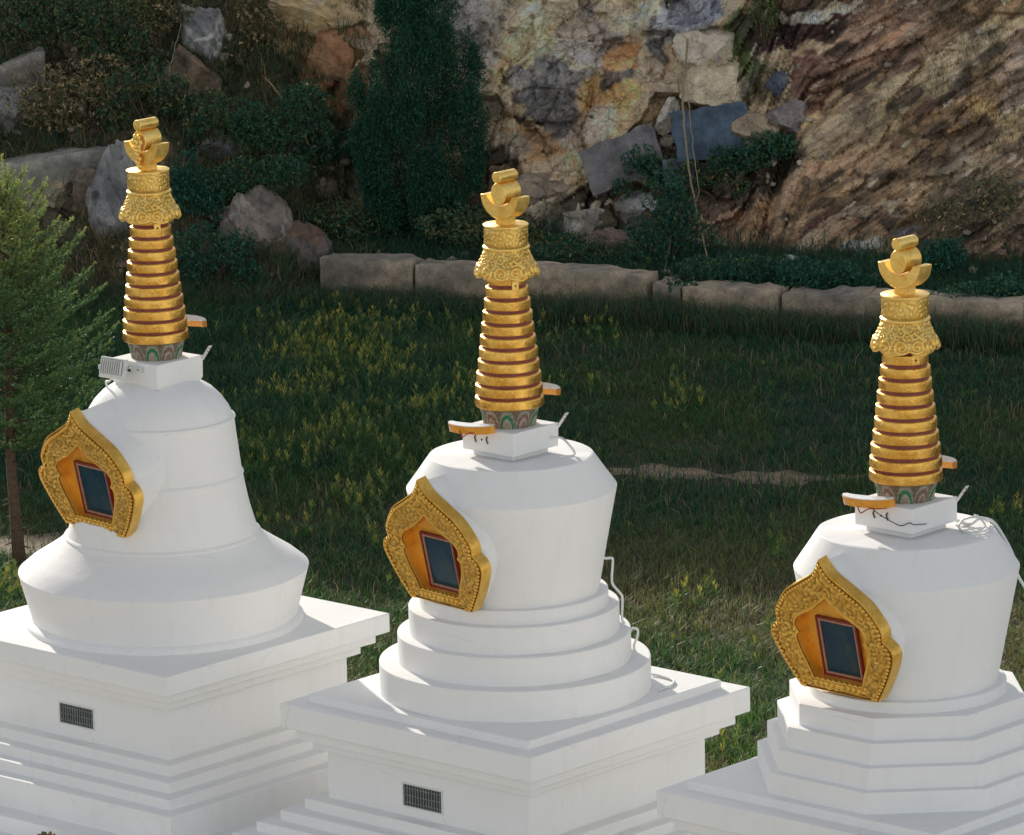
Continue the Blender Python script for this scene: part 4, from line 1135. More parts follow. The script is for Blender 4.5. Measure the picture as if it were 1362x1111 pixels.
# ------------------------------------------------------------------ spruce at the left
def spruce():
    Y0 = 57.3; foot = at(24, 770, Y0); foot.z = 0.0
    root = empty('spruce', foot); tag(root, 'young spruce with sunlit yellow-green shoots at the left edge', 'tree')
    H = 3.98
    mb = MB(); mb.tube([(0.03, 0, -0.1), (0.0, 0, 0.5), (-0.03, 0, 1.2), (0.0, 0, 2.4), (-0.03, 0, H - .05)], [0.075, 0.06, 0.05, 0.035, 0.008], 12)
    for q in range(14):
        a = random.uniform(0, 6.28); z = random.uniform(0.2, 1.3); mb.tube([(0.05 * math.cos(a), 0.05 * math.sin(a), z), (0.13 * math.cos(a), 0.13 * math.sin(a), z - 0.02)], [0.010, 0.005], 5)
    mb.build('trunk', M_BARK, root, sharp=None)
    P = []; A = []; B = []; C = []
    tw = MB()
    def shoot(p, d, L, tipness):
        """a needle covered shoot: needles all round an axis"""
        d = d / np.linalg.norm(d); n = int(L / 0.0030)
        t = RNG.random(n); a = d[None] * 0.5 + rdir(n) * 1.0
        a -= d[None] * (a @ d)[:, None] * 0.55; a /= np.linalg.norm(a, axis=1)[:, None]
        a = a * 0.85 + d[None] * 0.55; a /= np.linalg.norm(a, axis=1)[:, None]
        ln = 0.027 * RNG.uniform(0.7, 1.1, n)
        base = p[None] + d[None] * (t * L)[:, None]
        P.append(base + a * ln[:, None] * 0.5); A.append(a * ln[:, None] * 0.62)
        b = np.cross(a, rdir(n)); b /= np.linalg.norm(b, axis=1)[:, None] + 1e-6; B.append(b * 0.0052)
        g = np.array((0.040, 0.092, 0.036)); y = np.array((0.24, 0.25, 0.07))
        m = (tipness * (0.35 + 0.65 * t) * RNG.uniform(0.7, 1.2, n))[:, None].clip(0, 1)
        C.append(g * (1 - m) * RNG.uniform(0.7, 1.3, (n, 1)) + y * m)
    def branch(p0, az, el, L, top):
        d = np.array((math.cos(az) * math.cos(el), math.sin(az) * math.cos(el), math.sin(el)))
        pts = []
        k = 9
        for i in range(k + 1):
            t = i / k
            pts.append(p0 + d * L * t + np.array((0, 0, 0.16 * L * t * t)))
        tw.tube([Vector(q) for q in pts], [0.012 * (1 - t / k * 0.8) for t in range(k + 1)], 5, cap=False)
        side = np.cross(d, (0, 0, 1)); side /= np.linalg.norm(side)
        ns = int(L / 0.066)
        for i in range(ns):
            t = (i + 0.6) / ns
            if t < 0.12: continue
            q = p0 + d * L * t + np.array((0, 0, 0.16 * L * t * t))
            for sg in (-1, 1):
                ll = (0.10 + 0.30 * L * (1 - t) ** 0.8) * random.uniform(0.7, 1.15)
                ll = min(ll, 0.34)
                dd = d * 0.75 + side * sg * 0.75 + np.array((0, 0, random.uniform(0.0, 0.45)))
                tip = min(1, max(0, top)) * random.uniform(0.45, 1.0)
                shoot(q, dd, ll, tip * 0.9)
                if ll > 0.18 and random.random() < 0.8:
                    shoot(q + dd / np.linalg.norm(dd) * ll * 0.5, dd + side * sg * 0.6 + np.array((0, 0, 0.3)), ll * 0.5, tip)
            if random.random() < 0.5: shoot(q, d * 0.4 + np.array((0, 0, 1.0)), random.uniform(0.07, 0.14), top * 0.8)
        shoot(pts[-1] - d * 0.04, d + np.array((0, 0, 0.4)), 0.16, min(1, top + 0.35))
    z = 1.27
    while z < H - 0.12:
        f = (z - 1.27) / (H - 1.27)
        nb = 6 if f < 0.75 else 5
        L = 1.16 * (1 - f) ** 0.72 + 0.12
        if f < 0.12: L *= 0.78 + f * 1.8
        a0 = random.uniform(0, 6.28)
        for q in range(nb):
            az = a0 + 6.283 * q / nb + random.uniform(-.2, .2)
            branch(np.array((0, 0, z + random.uniform(-.06, .06))), az, R(8 + 42 * f) + random.uniform(-.12, .12), L * random.uniform(0.75, 1.12), 0.22 + 0.8 * sstep(0.40, 0.85, f))  # upper branches coloured yellower to stand for sunlight on them
        z += 0.19
    for q in range(5):
        shoot(np.array((random.uniform(-.03, .03), 0, H - 0.3)), np.array((random.uniform(-.35, .35), random.uniform(-.3, .3), 1.0)), 0.28, 1.0)
    shoot(np.array((0, 0, H - 0.1)), np.array((0, 0, 1.0)), 0.34, 1.0)
    tw.build('branches', M_BARK, root, sharp=None)
    quads_mesh('needles', np.concatenate(P), np.concatenate(A), np.concatenate(B), np.concatenate(C), parent=root)
spruce()

# ------------------------------------------------------------------ grass
def blades(name, X, Y, Z, H, Wd, C, lean=0.35, bend=0.5, tipc=None):
    n = len(X)
    a = RNG.uniform(0, 2 * np.pi, n); l = RNG.uniform(0.05, lean, n) * H; b = RNG.uniform(0, 2 * np.pi, n)
    base = np.stack([X, Y, Z], -1)
    wv = np.stack([np.cos(a), np.sin(a), 0 * a], -1) * (Wd / 2)[:, None]
    dv = np.stack([np.cos(b), np.sin(b), 0 * b], -1)
    mid = base + dv * (l * 0.35)[:, None] + np.array((0, 0, 1.0)) * (H * 0.6)[:, None]
    tip = base + dv * (l * (1 + bend))[:, None] + np.array((0, 0, 1.0)) * (H * RNG.uniform(0.8, 1.0, n))[:, None]
    V = np.stack([base - wv, base + wv, mid + wv * 0.7, mid - wv * 0.7, tip], 1).reshape(-1, 3)
    i = np.arange(n)[:, None] * 5
    F = np.concatenate([i + np.array([[0, 1, 2]]), i + np.array([[0, 2, 3]]), i + np.array([[3, 2, 4]])])
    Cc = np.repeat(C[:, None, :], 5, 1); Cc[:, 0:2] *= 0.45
    if tipc is not None: Cc[:, 4] = Cc[:, 4] * 0.5 + tipc * 0.5
    return mesh_obj(name, V, F, M_LEAF, cols=Cc.reshape(-1, 3), smooth=False)
def pick(cols, n, f=0.3):
    c = np.array(cols)[RNG.integers(0, len(cols), n)]; return c * RNG.uniform(1 - f, 1 + f, (n, 1))
def field():
    n = 330000
    Y = 48.5 + 22.6 * RNG.random(n); X = (RNG.random(n) * 2 - 1) * (Y * 0.088 + 1.4)
    Y = np.minimum(Y, line_y(X) + 0.1 - 0.2 * RNG.random(n))
    # keep clear of the trampled path and thin out in patches
    py = 60.7 + 0.35 * np.sin(X * 0.8) + 0.15 * X * 0
    path = np.exp(-((Y - py - 0.25 * np.sin(X * 1.7)) / 0.42) ** 2) * sstep(0.2, 1.2, X) * sstep(3.9, 2.4, X)
    path2 = np.exp(-((Y - 58.4) / 0.5) ** 2) * sstep(-4.0, -4.7, X)
    dens = 0.45 + 0.75 * fbm(X * 0.9, Y * 0.9, 4, 200)
    lush = sstep(0.6, -0.9, X) * sstep(60.5, 62.0, Y)
    keep = RNG.random(n) < dens * (1 - 0.93 * np.maximum(path, path2) * (0.45 + 0.9 * fbm(X * 2.2, Y * 2.2, 3, 205)))
    X, Y, path, lush = X[keep], Y[keep], path[keep], lush[keep]; n = len(X)
    t = fbm(X * 0.55 + 5, Y * 0.35, 4, 210); t2 = fbm(X * 2.3, Y * 2.0, 3, 215)
    H = (0.05 + 0.11 * t2) * RNG.uniform(0.6, 1.5, n) * (1 + 0.9 * lush)
    g = np.array((0.030, 0.062, 0.022)); d = np.array((0.105, 0.082, 0.042)); gg = np.array((0.060, 0.105, 0.026)); bl = np.array((0.016, 0.054, 0.034))
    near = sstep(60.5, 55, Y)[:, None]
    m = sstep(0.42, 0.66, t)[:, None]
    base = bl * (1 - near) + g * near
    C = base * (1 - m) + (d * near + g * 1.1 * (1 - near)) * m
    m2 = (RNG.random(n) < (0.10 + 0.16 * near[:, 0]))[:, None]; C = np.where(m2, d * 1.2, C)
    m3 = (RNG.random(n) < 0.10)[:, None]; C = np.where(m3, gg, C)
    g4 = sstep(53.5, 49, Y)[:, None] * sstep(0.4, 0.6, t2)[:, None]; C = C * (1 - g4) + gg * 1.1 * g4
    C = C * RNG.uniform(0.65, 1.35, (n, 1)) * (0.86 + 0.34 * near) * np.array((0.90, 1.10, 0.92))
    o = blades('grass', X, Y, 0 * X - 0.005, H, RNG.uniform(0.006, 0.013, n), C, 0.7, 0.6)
    tag(o, 'shaded grass covering the field between the stupas and the low wall', 'grass', kind='stuff')
    # taller straw blades
    n = 9000; Y = 49 + 21.5 * RNG.random(n); X = (RNG.random(n) * 2 - 1) * (Y * 0.088 + 1.2); Y = np.minimum(Y, line_y(X) - 0.05 - 0.3 * RNG.random(n))
    k = RNG.random(n) < sstep(0.45, 0.62, fbm(X * 0.8, Y * 0.8, 4, 230)) + 0.12; X, Y = X[k], Y[k]; n = len(X)
    o = blades('dry_grass', X, Y, 0 * X, RNG.uniform(0.12, 0.30, n), RNG.uniform(0.004, 0.008, n), pick([(0.16, 0.12, 0.06), (0.10, 0.09, 0.04), (0.20, 0.16, 0.09)], n), 0.6, 0.8)
    tag(o, 'thin straw-coloured dry grass stalks scattered through the field', 'dry grass', kind='stuff')
    # grass along the wall foot, taller
    n = 22000; X = RNG.uniform(-7.5, 8, n); Y = line_y(X) - 0.16 - 0.7 * RNG.random(n) ** 1.6
    X = np.where(X < -2.2, X, X)
    hh = RNG.uniform(0.14, 0.46, n) * (0.5 + fbm(X * 2, Y, 3, 240))
    o = blades('wall_foot_grass', X, Y, 0 * X, hh, RNG.uniform(0.006, 0.012, n), pick(DG + [(0.05, 0.045, 0.022), (0.085, 0.065, 0.035)], n), 0.7, 0.7)
    tag(o, 'longer dull grass growing along the foot of the stone wall', 'grass', kind='stuff')
field()
def ledge_grass():
    n = 34000
    X = RNG.uniform(-2.6, 7.8, n); o = RNG.uniform(0.30, 2.1, n); Y = line_y(X) + o
    Z = np.interp(o, PC[:, 0], PC[:, 1])
    k = RNG.random(n) < 0.35 + 0.9 * fbm(X * 1.3, Y, 3, 260); X, Y, Z = X[k], Y[k], Z[k]; n = len(X)
    ob = blades('bank_grass', X, Y, Z - 0.02, RNG.uniform(0.06, 0.24, n), RNG.uniform(0.006, 0.013, n), pick(BG + DG + [(0.03, 0.06, 0.02)], n), 0.8, 0.7)
    tag(ob, 'dark tufted grass on the bank above the low wall', 'grass', kind='stuff')
    # grass and dry stalks on the slope at the left
    m = (HU < 520) & (HU > -60) & (HZ < 4.6) & (HZ > 0.1)
    idx = np.argwhere(m); s = idx[RNG.integers(0, len(idx), 46000)]
    X, Y, Z = HX[s[:, 0], s[:, 1]], HY[s[:, 0], s[:, 1]], HZ[s[:, 0], s[:, 1]]
    X = X + RNG.normal(0, 0.02, len(X))
    t = fbm(X * 1.1, Z * 1.3, 4, 270)
    k = RNG.random(len(X)) < sstep(0.30, 0.5, t) * sstep(520, 440, HU[s[:, 0], s[:, 1]]); X, Y, Z, t = X[k], Y[k], Z[k], t[k]; n = len(X)
    dry = (RNG.random(n) < 0.10 + 0.5 * sstep(0.48, 0.62, fbm(X * 0.9 + 7, Z, 3, 280)))[:, None]
    C = np.where(dry, pick(DRY, n), pick(DG + OG, n))
    ob = blades('slope_grass', X, Y, Z, RNG.uniform(0.08, 0.30, n), RNG.uniform(0.005, 0.012, n), C, 1.2, 0.8)
    tag(ob, 'rough dark grass and straw on the slope at the left', 'grass', kind='stuff')
    # sparse tufts in rock cracks on the right
    m = (HU > 1000) & (HU < 1400) & (HZ < 4.4) & (HZ > 0.5)
    idx = np.argwhere(m); s = idx[RNG.integers(0, len(idx), 9000)]
    X, Y, Z = HX[s[:, 0], s[:, 1]], HY[s[:, 0], s[:, 1]], HZ[s[:, 0], s[:, 1]]
    k = RNG.random(len(X)) < sstep(0.52, 0.66, fbm(X * 1.4, Z * 1.4, 4, 290)); X, Y, Z = X[k], Y[k], Z[k]; n = len(X)
    ob = blades('scree_grass', X, Y - 0.01, Z, RNG.uniform(0.04, 0.13, n), RNG.uniform(0.005, 0.010, n), pick(OG + DRY + [(0.14, 0.11, 0.07)], n), 1.2, 0.8)
    tag(ob, 'sparse dry tufts on the brown rock face at the right', 'grass', kind='stuff')
ledge_grass()
def rubble():
    v0, f0 = ico(1)
    Vs = []; Fs = []; Cs = []; b = 0
    m = (HZ > 0.25) & (HZ < 4.4) & (HU > -60) & (HU < 1440)
    idx = np.argwhere(m)
    for q in range(1500):
        s = idx[RNG.integers(0, len(idx))]; U = HU[s[0], s[1]]; z = HZ[s[0], s[1]]
        pr = 0.9 if z < 1.1 else (0.5 if U < 480 else 0.25)
        if random.random() > pr: continue
        r = 0.018 + 0.07 * random.random() ** 3
        v = v0.copy()
        for _ in range(6):
            n = RNG.normal(size=3); n /= np.linalg.norm(n); kk = np.maximum(0, v @ n - RNG.uniform(.35, .8)); v -= kk[:, None] * n
        v = v * r * RNG.uniform(0.6, 1.4, 3) + (HX[s[0], s[1]], HY[s[0], s[1]] - r * 0.3, z)
        Vs.append(v); Fs.append(f0 + b); b += len(v)
        c = np.array(random.choice([(0.24, 0.20, 0.15), (0.17, 0.15, 0.13), (0.32, 0.27, 0.20), (0.13, 0.09, 0.07)])) * random.uniform(.6, 1.2); Cs.append(np.repeat(c[None], len(v), 0))
    o = mesh_obj('rubble', np.concatenate(Vs), np.concatenate(Fs), M_ROCK, cols=np.concatenate(Cs), smooth=False)
    tag(o, 'small loose stones strewn over the slope and the bank', 'rubble', kind='stuff')
rubble()
def weeds():
    """tall leafy weeds with yellow-green tips in the left half of the field"""
    P = []; A = []; B = []; C = []; mb = MB()
    def weed(x, y, h, yel):
        d = np.array((random.uniform(-.25, .25), random.uniform(-.25, .25), 1.0)); d /= np.linalg.norm(d)
        n = int(8 + h * 38)
        t = (np.arange(n) + 0.5) / n
        az = np.arange(n) * 2.4 + random.uniform(0, 6)
        el = 0.35 + 0.9 * t
        a = np.stack([np.cos(az) * np.cos(el), np.sin(az) * np.cos(el), np.sin(el)], -1)
        L = 0.042 * (1.15 - 0.5 * t) * RNG.uniform(0.7, 1.2, n)
        base = np.array((x, y, 0.0)) + d * (t * h)[:, None]
        P.append(base + a * L[:, None]); A.append(a * L[:, None])
        b = np.cross(a, rdir(n)); b /= np.linalg.norm(b, axis=1)[:, None]; B.append(b * (L * 0.30)[:, None])
        g = np.array((0.034, 0.080, 0.026)); yy = np.array((0.22, 0.20, 0.04))
        m = (yel * sstep(0.35, 0.95, t) * RNG.uniform(0.5, 1.2, n))[:, None].clip(0, 1)
        C.append(g * (1 - m) * RNG.uniform(0.6, 1.3, (n, 1)) + yy * m)
    spots = []
    for q in range(2900):
        px = random.gauss(480, 120); py = random.gauss(550, 90)
        spots.append((px, py, 1))
    for q in range(120): spots.append((random.uniform(700, 1362), random.uniform(480, 980), 0.6))
    for (cx, cy, r, n) in ((905, 540, 26, 26), (905, 810, 14, 9), (1035, 735, 20, 10), (800, 440, 40, 26), (940, 800, 10, 6), (1340, 690, 20, 10), (20, 790, 26, 34), (560, 590, 60, 70), (640, 600, 45, 60), (420, 470, 50, 60), (490, 700, 40, 20), (960, 1000, 24, 12)):
        for k in range(n): spots.append((random.gauss(cx, r * .6), random.gauss(cy, r * .5), 1.2))
    for (px, py, ye) in spots:
        if not (400 < py < 1040): continue
        # foot of the plant on flat ground
        d = FW * FPX + RT * (px - 681.0) - UP * (py - 555.5); t = -CAMZ / d[2]
        x, y = d[0] * t, d[1] * t
        if y > float(line_y(x)) - 0.3 or y < 48.5: continue
        cl = float(fbm(np.array([x * 1.2]), np.array([y * 1.0]), 3, 300)[0])
        if ye == 1 and random.random() > 0.08 + 3.2 * max(0, cl - 0.44): continue
        weed(x, y, random.uniform(0.08, 0.23) * (1.15 if ye >= 1 else 0.75), random.uniform(0.25, 1.0) * min(1, ye) * (1.25 if cl > 0.5 else 0.6))
    o = quads_mesh('tall_weeds', np.concatenate(P), np.concatenate(A), np.concatenate(B), np.concatenate(C))
    tag(o, 'leafy weeds with yellowish tips standing in the grass', 'weeds', kind='stuff')
weeds()
def path():
    vs = []; fs = []; n = 60
    for i in range(n + 1):
        x = 0.3 + 3.7 * i / n; t = i / n; yc = 60.7 + 0.35 * math.sin(x * 0.8) + 0.25 * math.sin(x * 1.7)
        wv = 0.34 * math.sin(math.pi * t) ** 0.5 * (0.7 + 0.35 * math.sin(x * 5) + 0.25 * math.sin(x * 13 + 1)) + 0.02
        vs += [(x, yc - wv, 0.004), (x, yc + wv, 0.004)]
    for i in range(n): fs.append((2 * i, 2 * i + 2, 2 * i + 3, 2 * i + 1))
    m = mat_plain('trodden_earth', (0.24, 0.175, 0.115), 0.95, 0, 0.35, 6, 0.6)
    o = mesh_obj('dirt_path', vs, fs, m, smooth=False); tag(o, kind='structure')
    vs = []; fs = []
    for i in range(n + 1):
        x = -9 + 4.9 * i / n; wv = 0.5 + 0.12 * math.sin(x * 4)
        vs += [(x, 58.4 - wv, 0.004), (x, 58.4 + wv, 0.004)]
    for i in range(n): fs.append((2 * i, 2 * i + 2, 2 * i + 3, 2 * i + 1))
    o = mesh_obj('dirt_path', vs, fs, m, smooth=False); tag(o, kind='structure')
path()

# ------------------------------------------------------------------ dry vines, litter
def vine(pts, r, label, col, seedv=0, off=0.75):
    W_ = []
    for i in range(len(pts) - 1):
        for k in range(6):
            t = k / 6; px = pts[i][0] * (1 - t) + pts[i + 1][0] * t + random.uniform(-1.2, 1.2); py = pts[i][1] * (1 - t) + pts[i + 1][1] * t
            W_.append(hit(px, py) + Vector((0, -off, 0)))
    mb = MB(); mb.tube(W_, [r * (1 - 0.4 * i / len(W_)) for i in range(len(W_))], 6)
    o = mb.build('dry_vine', mat_plain('dry_stem', col, 0.8, 0, 0.3), None, sharp=None)
    return tag(o, label, 'dry vine')
vine([(912, 40), (905, 130), (912, 200), (922, 260), (934, 310), (942, 352)], 0.016, 'longest pale dry vine hanging down the slope across the blue slab', (0.30, 0.24, 0.15))
vine([(914, 120), (919, 180), (927, 240), (920, 262)], 0.008, 'short thin vine strand beside the longest vine', (0.30, 0.25, 0.17))
vine([(355, 90), (385, 125), (405, 160), (425, 200)], 0.012, 'reddish dry stalk slanting down left of the rust-orange boulder', (0.22, 0.15, 0.09), off=0.8)
vine([(362, 95), (395, 140), (416, 185)], 0.009, 'thin straw stalk alongside the reddish slanting stalk', (0.28, 0.21, 0.13), off=0.85)
vine([(395, 130), (420, 150), (421, 175)], 0.008, 'short bent straw stalk at the end of the slanting stalks', (0.26, 0.2, 0.12), off=0.85)
vine([(228, 90), (236, 55), (248, 10)], 0.008, 'thin upright bare stalk at the top edge left of the veined boulder', (0.25, 0.22, 0.16), off=0.85)
vine([(880, 345), (888, 310), (893, 270)], 0.007, 'faint upright stalk left of the longest vine', (0.22, 0.18, 0.12), off=0.85)
def litter(px, py, s, label, seed):
    p = hit(px, py); v, f, f1, f2, h, nz = rock_shape((s, s * .6, s * .45), seed, 10, 0.08, 4)
    o = mesh_obj('litter', v, f, M_METALW, sharp=None, smooth=False); o.location = p + Vector((0, -0.05, s * .3))
    tag(o, label, 'litter')
litter(1052, 347, 0.11, 'white scrap of plastic on the bank left of the rightmost finial', 61)
litter(1311, 468, 0.035, 'tiny white scrap in the grass near the right edge', 62)
litter(590, 664, 0.04, 'small pale scrap in the grass just left of the middle niche tip', 63)
litter(1122, 391, 0.06, 'pale scrap on top of the wall left of the rightmost finial', 64)
litter(441, 668, 0.03, 'tiny pale stone in the grass right of the bell body', 65)

# ------------------------------------------------------------------ lamps, brackets, cables on the square boxes
def floodlight(i, x, y, z, yaw, label):
    root = empty('floodlight', W(i, (x, y, z)), -TH + R(yaw)); tag(root, label, 'floodlight')
    T = Matrix.Rotation(R(-14), 4, 'X')
    mb = MB(); mb.box((0, 0, 0), (0.135, 0.022, 0.085), M=T); mb.box((0, 0.035, 0.0), (0.10, 0.015, 0.055), M=T); mb.build('housing', M_METALW, root, smooth=False, bevel=0.008)
    mb = MB(); mb.box((0, -0.0255, 0.012), (0.112, 0.0035, 0.060), M=T); f = mb.build('fin_recess', M_DARK, root, smooth=False)
    mb = MB()
    for k in range(10): mb.box((-0.108 + 0.216 * k / 9, -0.036, 0.012), (0.0040, 0.009, 0.058), M=T)
    mb.build('cooling_fins', M_METALW, f, smooth=False)
    mb = MB()
    for sx in (-1, 1): mb.box((sx * 0.142, 0.02, 0), (0.003, 0.05, 0.018))
    mb.box((0.0, 0.072, 0), (0.145, 0.003, 0.018)); mb.box((0.19, 0.068, 0.0), (0.06, 0.003, 0.022)); mb.build('bracket', M_METALW, root, smooth=False, bevel=0.001, seg=1)
    mb = MB(); mb.sphere((0.16, 0.015, 0.0), 0.014, 8, 6); mb.sphere((0.21, 0.062, 0.0), 0.007, 8, 6); mb.build('knob', M_DARK, root, sharp=None)
    return root
bt = BOX_TOP
floodlight(0, -0.135, -0.36, bt[0] - 0.055, 2, 'white floodlight with cooling fins on the left side of the leftmost square box')

def crescent_lamp(i, x, y, z, yaw, label, tilt=(0, 0)):
    root = empty('crescent_lamp', W(i, (x, y, z)), -TH + R(yaw)); root.rotation_euler = Euler((R(tilt[0]), R(tilt[1]), -TH + R(yaw))); tag(root, label, 'lamp', 'orange crescent lamps beside the spires')
    # thin crescent plan: outer arc bulges outward (-y)
    outer = [(0.235 * math.cos(a), -0.085 * math.sin(a)) for a in np.linspace(0, math.pi, 25)]
    inner = [(0.20 * math.cos(a), -0.020 * math.sin(a) + 0.012) for a in np.linspace(math.pi, 0, 25)]
    def prism(pr, z0, z1, name, mat, par, bev):
        mb = MB(); n = len(pr)
        vs = [(p[0], p[1], z0) for p in pr] + [(p[0], p[1], z1) for p in pr]
        fs = [(k, (k + 1) % n, (k + 1) % n + n, k + n) for k in range(n)]
        h = n // 2
        for k in range(h - 1):
            fs.append((k + 1, k, n - 1 - k, n - 2 - k)); fs.append((n + k, n + k + 1, 2 * n - 2 - k, 2 * n - 1 - k))
        fs.append((h - 1, h, n + h, n + h - 1))
        mb.add(vs, fs); return mb.build(name, mat, par, sharp=40, bevel=bev, seg=1)
    prism(outer + inner, -0.034, 0.026, 'casing', M_ORANGE, root, 0.002)
    prism([(a * 0.985, b * 0.97) for a, b in outer] + inner, 0.0265, 0.033, 'top_cover', M_LENS, root, 0)
    mb = MB(); mb.box((-0.145, -0.072, -0.018), (0.045, 0.004, 0.018), M=Matrix.Rotation(R(-8), 4, 'Z')); mb.build('sticker', M_LENS, root, smooth=False)
    return root
for i in (1, 2):
    x0 = -0.125 if i == 1 else -0.10
    crescent_lamp(i, x0, -0.30, bt[i] + (0.015 if i == 1 else 0.03), 0, ('orange crescent lamp lying on the left edge of the middle square box', 'orange crescent lamp lying on the left edge of the rightmost square box')[i - 1], tilt=(9, -4))
for i in (0, 1, 2):
    lamp = crescent_lamp(i, -0.10, 0.353, bt[i] + (0.20, 0.18, 0.165)[i], 41.8 + 180, ('orange crescent lamp behind the foot of the leftmost spire', 'orange crescent lamp behind the foot of the middle spire', 'orange crescent lamp behind the foot of the rightmost spire')[i], tilt=(-26, 0))
    mb = MB(); mb.tube([(-0.06, 0.01, -0.02), (-0.06, -0.02, -0.10), (-0.05, -0.10, -0.185)], 0.012, 8); mb.build('stem', M_ORANGE, lamp)
def strap(i, label):
    root = empty('bracket', W(i, (0.262, 0.262, bt[i] - 0.03)), -TH); tag(root, label, 'bracket', 'white metal brackets on the square boxes')
    mb = MB()
    M = Matrix.Rotation(R(38), 4, 'Y')
    mb.box((0.0, 0.0, 0.065), (0.004, 0.020, 0.085), M=M)
    mb.box((-0.012, -0.10, 0.012), (0.003, 0.11, 0.018))
    mb.build('strap', M_METALW, root, smooth=False, bevel=0.003)
    mb = MB()
    for z in (0.09, 0.125): mb.sphere(tuple(M @ Vector((0.004, 0, z))), (0.006, 0.006, 0.006), 8, 6)
    mb.build('hole', M_DARK, root, sharp=None)
for i in range(3): strap(i, 'small white bracket sticking up at the right corner of the %s square box' % ('leftmost', 'middle', 'rightmost')[i])
def cable(name, P, r, label, mat, cat='cable', n=10):
    P = [Vector(p) for p in P]; out = []
    for k in range(len(P) - 1):
        p0 = P[k - 1] if k else P[k]; p3 = P[k + 2] if k + 2 < len(P) else P[k + 1]
        for s in range(n):
            t = s / n
            out.append(0.5 * (2 * P[k] + (P[k + 1] - p0) * t + (2 * p0 - 5 * P[k] + 4 * P[k + 1] - p3) * t * t + (3 * P[k] - p0 - 3 * P[k + 1] + p3) * t ** 3))
    out.append(P[-1]); mb = MB(); mb.tube(out, r, 6); o = mb.build(name, mat, None, sharp=None); return tag(o, label, cat)
def wr(i, dx, z, dy=0.0):        # dx metres to the viewer's right of stupa axis
    return Vector((POS[i][0] + dx, POS[i][1] + dy, POS[i][2] + z))
cable('cable', [wr(1, .69, 1.10), wr(1, .715, 1.085), wr(1, .765, 1.085), wr(1, .775, 1.06), wr(1, .765, .93), wr(1, .775, .87), wr(1, .83, .80), wr(1, .845, .76), wr(1, .84, .60), wr(1, .86, .56)], 0.011, 'white cable looping down the right side of the middle body', M_CABLE)
cable('cable', [wr(1, .90, .50), wr(1, .925, .52), wr(1, .96, .505), wr(1, .955, .45), wr(1, .93, .38), wr(1, .94, .33)], 0.011, 'short white cable loop beside the middle round tiers', M_CABLE)
cable('cable', [wr(1, 1.07, .082, .25), wr(1, 1.15, .080, .18), wr(1, 1.235, .080, .05), wr(1, 1.21, .080, -.10), wr(1, 1.13, .080, -.2), wr(1, 1.12, .08, -.25)], 0.010, 'white cable end lying on the slab right of the middle tiers', M_CABLE)
cable('cable', [W(1, (.27, .16, bt[1] - .10)), W(1, (.34, .20, bt[1] - .10)), W(1, (.42, .20, bt[1] - .14)), W(1, (.46, .22, bt[1] - .22)), W(1, (.40, .10, bt[1] - .225))], 0.009, 'thin white cable bending off the right side of the middle square box', M_CABLE)
z3 = 1.905
cable('cable', [wr(2, .37, z3 + .02, .1), wr(2, .46, z3, .05), wr(2, .52, z3 + .05, 0), wr(2, .57, z3 + .03, .1), wr(2, .64, z3 - .0, .1), wr(2, .71, z3 - .10, .05), wr(2, .77, z3 - .22, 0), wr(2, .80, z3 - .36, 0), wr(2, .90, z3 - .52, 0), wr(2, 1.0, z3 - .62, .1)], 0.012, 'thick white cable drooping off the shoulder of the rightmost body toward the right edge', M_CABLE)
cable('cable', [wr(2, .40, z3, .15), wr(2, .44, z3 + .06, .0), wr(2, .52, z3 + .07, -.05), wr(2, .56, z3 + .02, -.1), wr(2, .47, z3 + .0, -.2), wr(2, .38, z3 + .0, -.1), wr(2, .41, z3 + .03, .05), wr(2, .53, z3 + .04, .15)], 0.008, 'tangled thin white cable loops on top of the rightmost body', M_CABLE)
cable('cable', [wr(2, .36, z3 + .01, .0), wr(2, .42, z3 + .01, -.25), wr(2, .55, z3 + .01, -.2), wr(2, .60, z3 + .02, .0), wr(2, .50, z3 + .06, .1)], 0.006, 'flat-lying thin white cable circle beside the tangled loops', M_CABLE)
cable('cable', [W(0, (-.16, -.33, bt[0] - .12)), W(0, (-.20, -.35, bt[0] - .17)), W(0, (-.27, -.32, bt[0] - .19)), W(0, (-.27, -.30, bt[0] - .25)), W(0, (-.21, -.31, bt[0] - .24)), W(0, (-.12, -.33, bt[0] - .22)), W(0, (-.10, -.40, bt[0] - .30)), W(0, (-.04, -.50, bt[0] - .39))], 0.009, 'white cable loop hanging below the finned floodlight', M_CABLE)
for i, (lx, nm) in ((1, (-.10, 'middle')), (2, (-.06, 'rightmost'))):
    cable('wire', [W(i, (lx - .08, -.385, bt[i] - .01)), W(i, (lx - .04, -.40, bt[i] - .05)), W(i, (lx + .02, -.39, bt[i] - .015)), W(i, (lx + .09, -.36, bt[i] - .01)), W(i, (lx + .15, -.34, bt[i] + .0))], 0.005, 'thin red wire under the crescent lamp of the %s square box' % nm, M_WIRER, 'wire')
    for q, (dx, word) in enumerate(((-0.02, 'left'), (0.10, 'right'))):
        cable('wire', [W(i, (lx + dx, -.268, bt[i] - .055)), W(i, (lx + dx - .010, -.270, bt[i] - .075)), W(i, (lx + dx + .006, -.272, bt[i] - .11))], 0.005, '%s one of two short dark wire ends on the %s square box' % (word, nm), M_WIREB, 'wire')
    mb = MB(); mb.sphere((0, 0, 0), (0.008, 0.004, 0.008), 8, 6); o = mb.build('screw', M_DARK, None, sharp=None); o.location = W(i, (lx + .04, -.266, bt[i] - .085)); tag(o, 'small dark screw between the two wire ends on the %s square box' % nm, 'screw')
